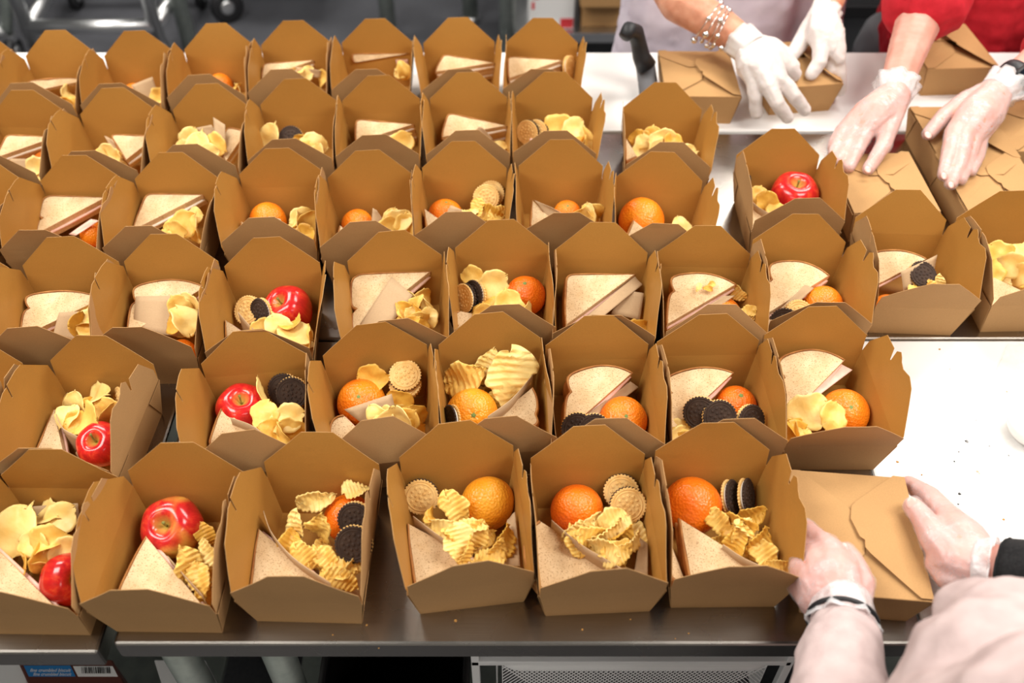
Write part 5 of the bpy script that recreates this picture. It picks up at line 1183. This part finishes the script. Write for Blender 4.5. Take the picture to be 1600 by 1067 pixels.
# ------------------------------------------------------------------ floor level behind the tables
def caster(parent, x, y, r=2.2, z=None):
    o = bobj('caster', tube_bm([V(x-.6, y, FZ+r), V(x+.6, y, FZ+r)], r*IN, 24), M['black'], parent, None, True)
    bobj('hub', tube_bm([V(x-.75, y, FZ+r), V(x+.75, y, FZ+r)], r*.42*IN, 16), M['steel_l'], o, None, True)
    bobj('fork', box_bm(x-.95, x+.95, y-.5, y+.9, FZ+r*1.7, FZ+r*2.3, .1), M['steel_l'], o, (0, 0, TZ))
ct = thing('wire_cart', 'silver tube cart base with casters at far upper left', 'cart')
pl, pr = at(42, 42, FZ+7), at(242, 40, FZ+7)
for (x, y) in ((pl.x, pl.y), (pr.x, pr.y), (pl.x-1, pl.y+20), (pr.x+1, pr.y+20)):
    bobj('post', tube_bm([V(x, y, FZ+4), V(x, y, 14)], 1.0*IN, 12), M['steel_l'], ct, None, True); caster(ct, x, y, 1.9)
for z in (FZ+7,):
    for A_, B_ in (((pl.x, pl.y), (pr.x, pr.y)), ((pl.x-1, pl.y+20), (pr.x+1, pr.y+20)), ((pl.x, pl.y), (pl.x-1, pl.y+20)), ((pr.x, pr.y), (pr.x+1, pr.y+20))):
        bobj('rail', tube_bm([V(*A_, z), V(*B_, z)], 1.05*IN, 12), M['steel_l'], ct, None, True)
c2 = thing('wire_cart', 'cart cut by left frame edge, only a slanted tube showing', 'cart')
q = at(10, 50, FZ+5)
bobj('brace', tube_bm([W(q), W(q+Vector((5, 14, 26)))], .9*IN, 12), M['galv'], c2, None, True); bobj('post', tube_bm([W(q), W(q+Vector((-8, 0, 0)))], .9*IN, 12), M['steel_l'], c2, None, True); caster(c2, q.x, q.y, 2)
tb = thing('work_table', 'far work table of which only pale round legs show', 'table')
q = at(299, 76, FZ+.5); bobj('side_post', tube_bm([V(q.x, q.y, FZ+1), V(q.x, q.y, 14)], 1.25*IN, 14), M['galv'], ct, None, True)
for px, py in ((608, 52), (735, 30)):
    q = at(px, py, FZ+.5); o = bobj('leg', tube_bm([V(q.x, q.y, FZ+1), V(q.x, q.y, -2)], 1.25*IN, 14), M['galv'], tb, None, True); bobj('foot', tube_bm([V(q.x, q.y, FZ), V(q.x, q.y, FZ+1.2)], 1.5*IN, 14), M['steel_l'], o, None, True)
q0, q1 = at(608, 52, FZ), at(735, 30, FZ); bobj('top', box_bm(q0.x-2, q1.x+2, q0.y-3, q1.y+20, -2, 0, .1), M['steel'], tb, (0, 0, TZ))
rk = thing('rolling_rack', 'rolling rack with black caster wheel behind the back row', 'rack')
q = at(355, 12, FZ+2.5)
for dx, dy in ((0, 0), (1, 20), (14, 13), (14.5, 20)):
    x_, y_ = q.x+dx, q.y+dy
    w_ = bobj('caster', lathe_bm([(0, -.6*IN), (2.2*IN, -.6*IN), (2.7*IN, -.3*IN), (2.7*IN, .3*IN), (2.2*IN, .6*IN), (0, .6*IN)], 28), M['black'], rk, V(x_, y_, FZ+2.7), True); w_.rotation_euler = (math.pi/2, 0, .5)
    bobj('hub', lathe_bm([(0, -.8*IN), (.9*IN, -.8*IN), (1.2*IN, -.62*IN), (1.2*IN, .62*IN), (.9*IN, .8*IN), (0, .8*IN)], 20), M['steel_l'], w_, None, True)
    bobj('post', tube_bm([V(x_, y_, FZ+5.3), V(x_, y_, 30)], .8*IN, 12), M['steel_l'], rk, None, True)
bobj('shelf', box_bm(q.x-1, q.x+15, q.y-1, q.y+21, FZ+13, FZ+14, .1), M['steel_l'], rk, (0, 0, TZ))
sf = thing('storage_shelf', 'steel storage shelf holding cartons behind the back row', 'shelf')
z = FZ+9; l0, l1 = at(796, 52, z), at(1004, 52, z)
bobj('shelf_board', box_bm(l0.x, l1.x+20, l0.y, l0.y+20, z-1.5, z, .1), M['steel_l'], sf, (0, 0, TZ))
bobj('shelf_board', box_bm(l0.x, l1.x+20, l0.y, l0.y+20, z+26, z+27.5, .1), M['steel_l'], sf, (0, 0, TZ))
for x_ in (l0.x-.3, l0.x+20):
    for y_ in (l0.y, l0.y+20): bobj('post', tube_bm([V(x_, y_, FZ), V(x_, y_, 30)], 1.1*IN, 12), M['galv'], sf, None, True)
def shelf_box(name, label, px0, px1, py, h, m, z0, dy=1.5, group=None):
    A_, B_ = at(px0, py, z0), at(px1, py, z0); t_ = thing(name, label, 'carton', V(0, 0, 0), group)
    bobj('body', box_bm(A_.x, B_.x, A_.y, A_.y+9, z0, z0+h, .1), m, t_); return t_, A_, B_
t_, A_, B_ = shelf_box('carton', 'white carton with red marks on the storage shelf', 826, 896, 45, 9, M['whitep'], z+.02)
bobj('red_panel', box_bm(A_.x+4.5, B_.x-.1, A_.y-.06, A_.y, z+.2, z+1.6), M['redp'], t_)
bobj('red_mark', box_bm(A_.x+.5, A_.x+1.4, A_.y-.06, A_.y, z+4.5, z+6), M['redp'], t_); bobj('red_mark', box_bm(A_.x+.4, A_.x+.8, A_.y-.06, A_.y, z+3, z+4), M['redp'], t_)
shelf_box('carton', 'lower brown carton of two stacked on the storage shelf', 908, 980, 42, 4.2, M['kout'], z+.02)
shelf_box('carton', 'upper brown carton of two stacked on the storage shelf', 907, 978, 12, 4, M['kout'], z+4.3)
cb = thing('steel_cabinet', 'dark grey steel cabinet between the two people at back', 'cabinet')
q = at(1310, 66, -14); bobj('body', box_bm(q.x-2, q.x+40, q.y+8, q.y+30, FZ+3, 3, .2), M['cabinet'], cb, (0, 0, TZ)); bobj('kick_plate', box_bm(q.x-2, q.x+40, q.y+9, q.y+30, FZ, FZ+3), M['black'], cb, (0, 0, TZ))
bobj('front_rail', box_bm(q.x-2, q.x+40, q.y+7.4, q.y+8, -15, -13.4, .1), M['black'], cb, (0, 0, TZ))
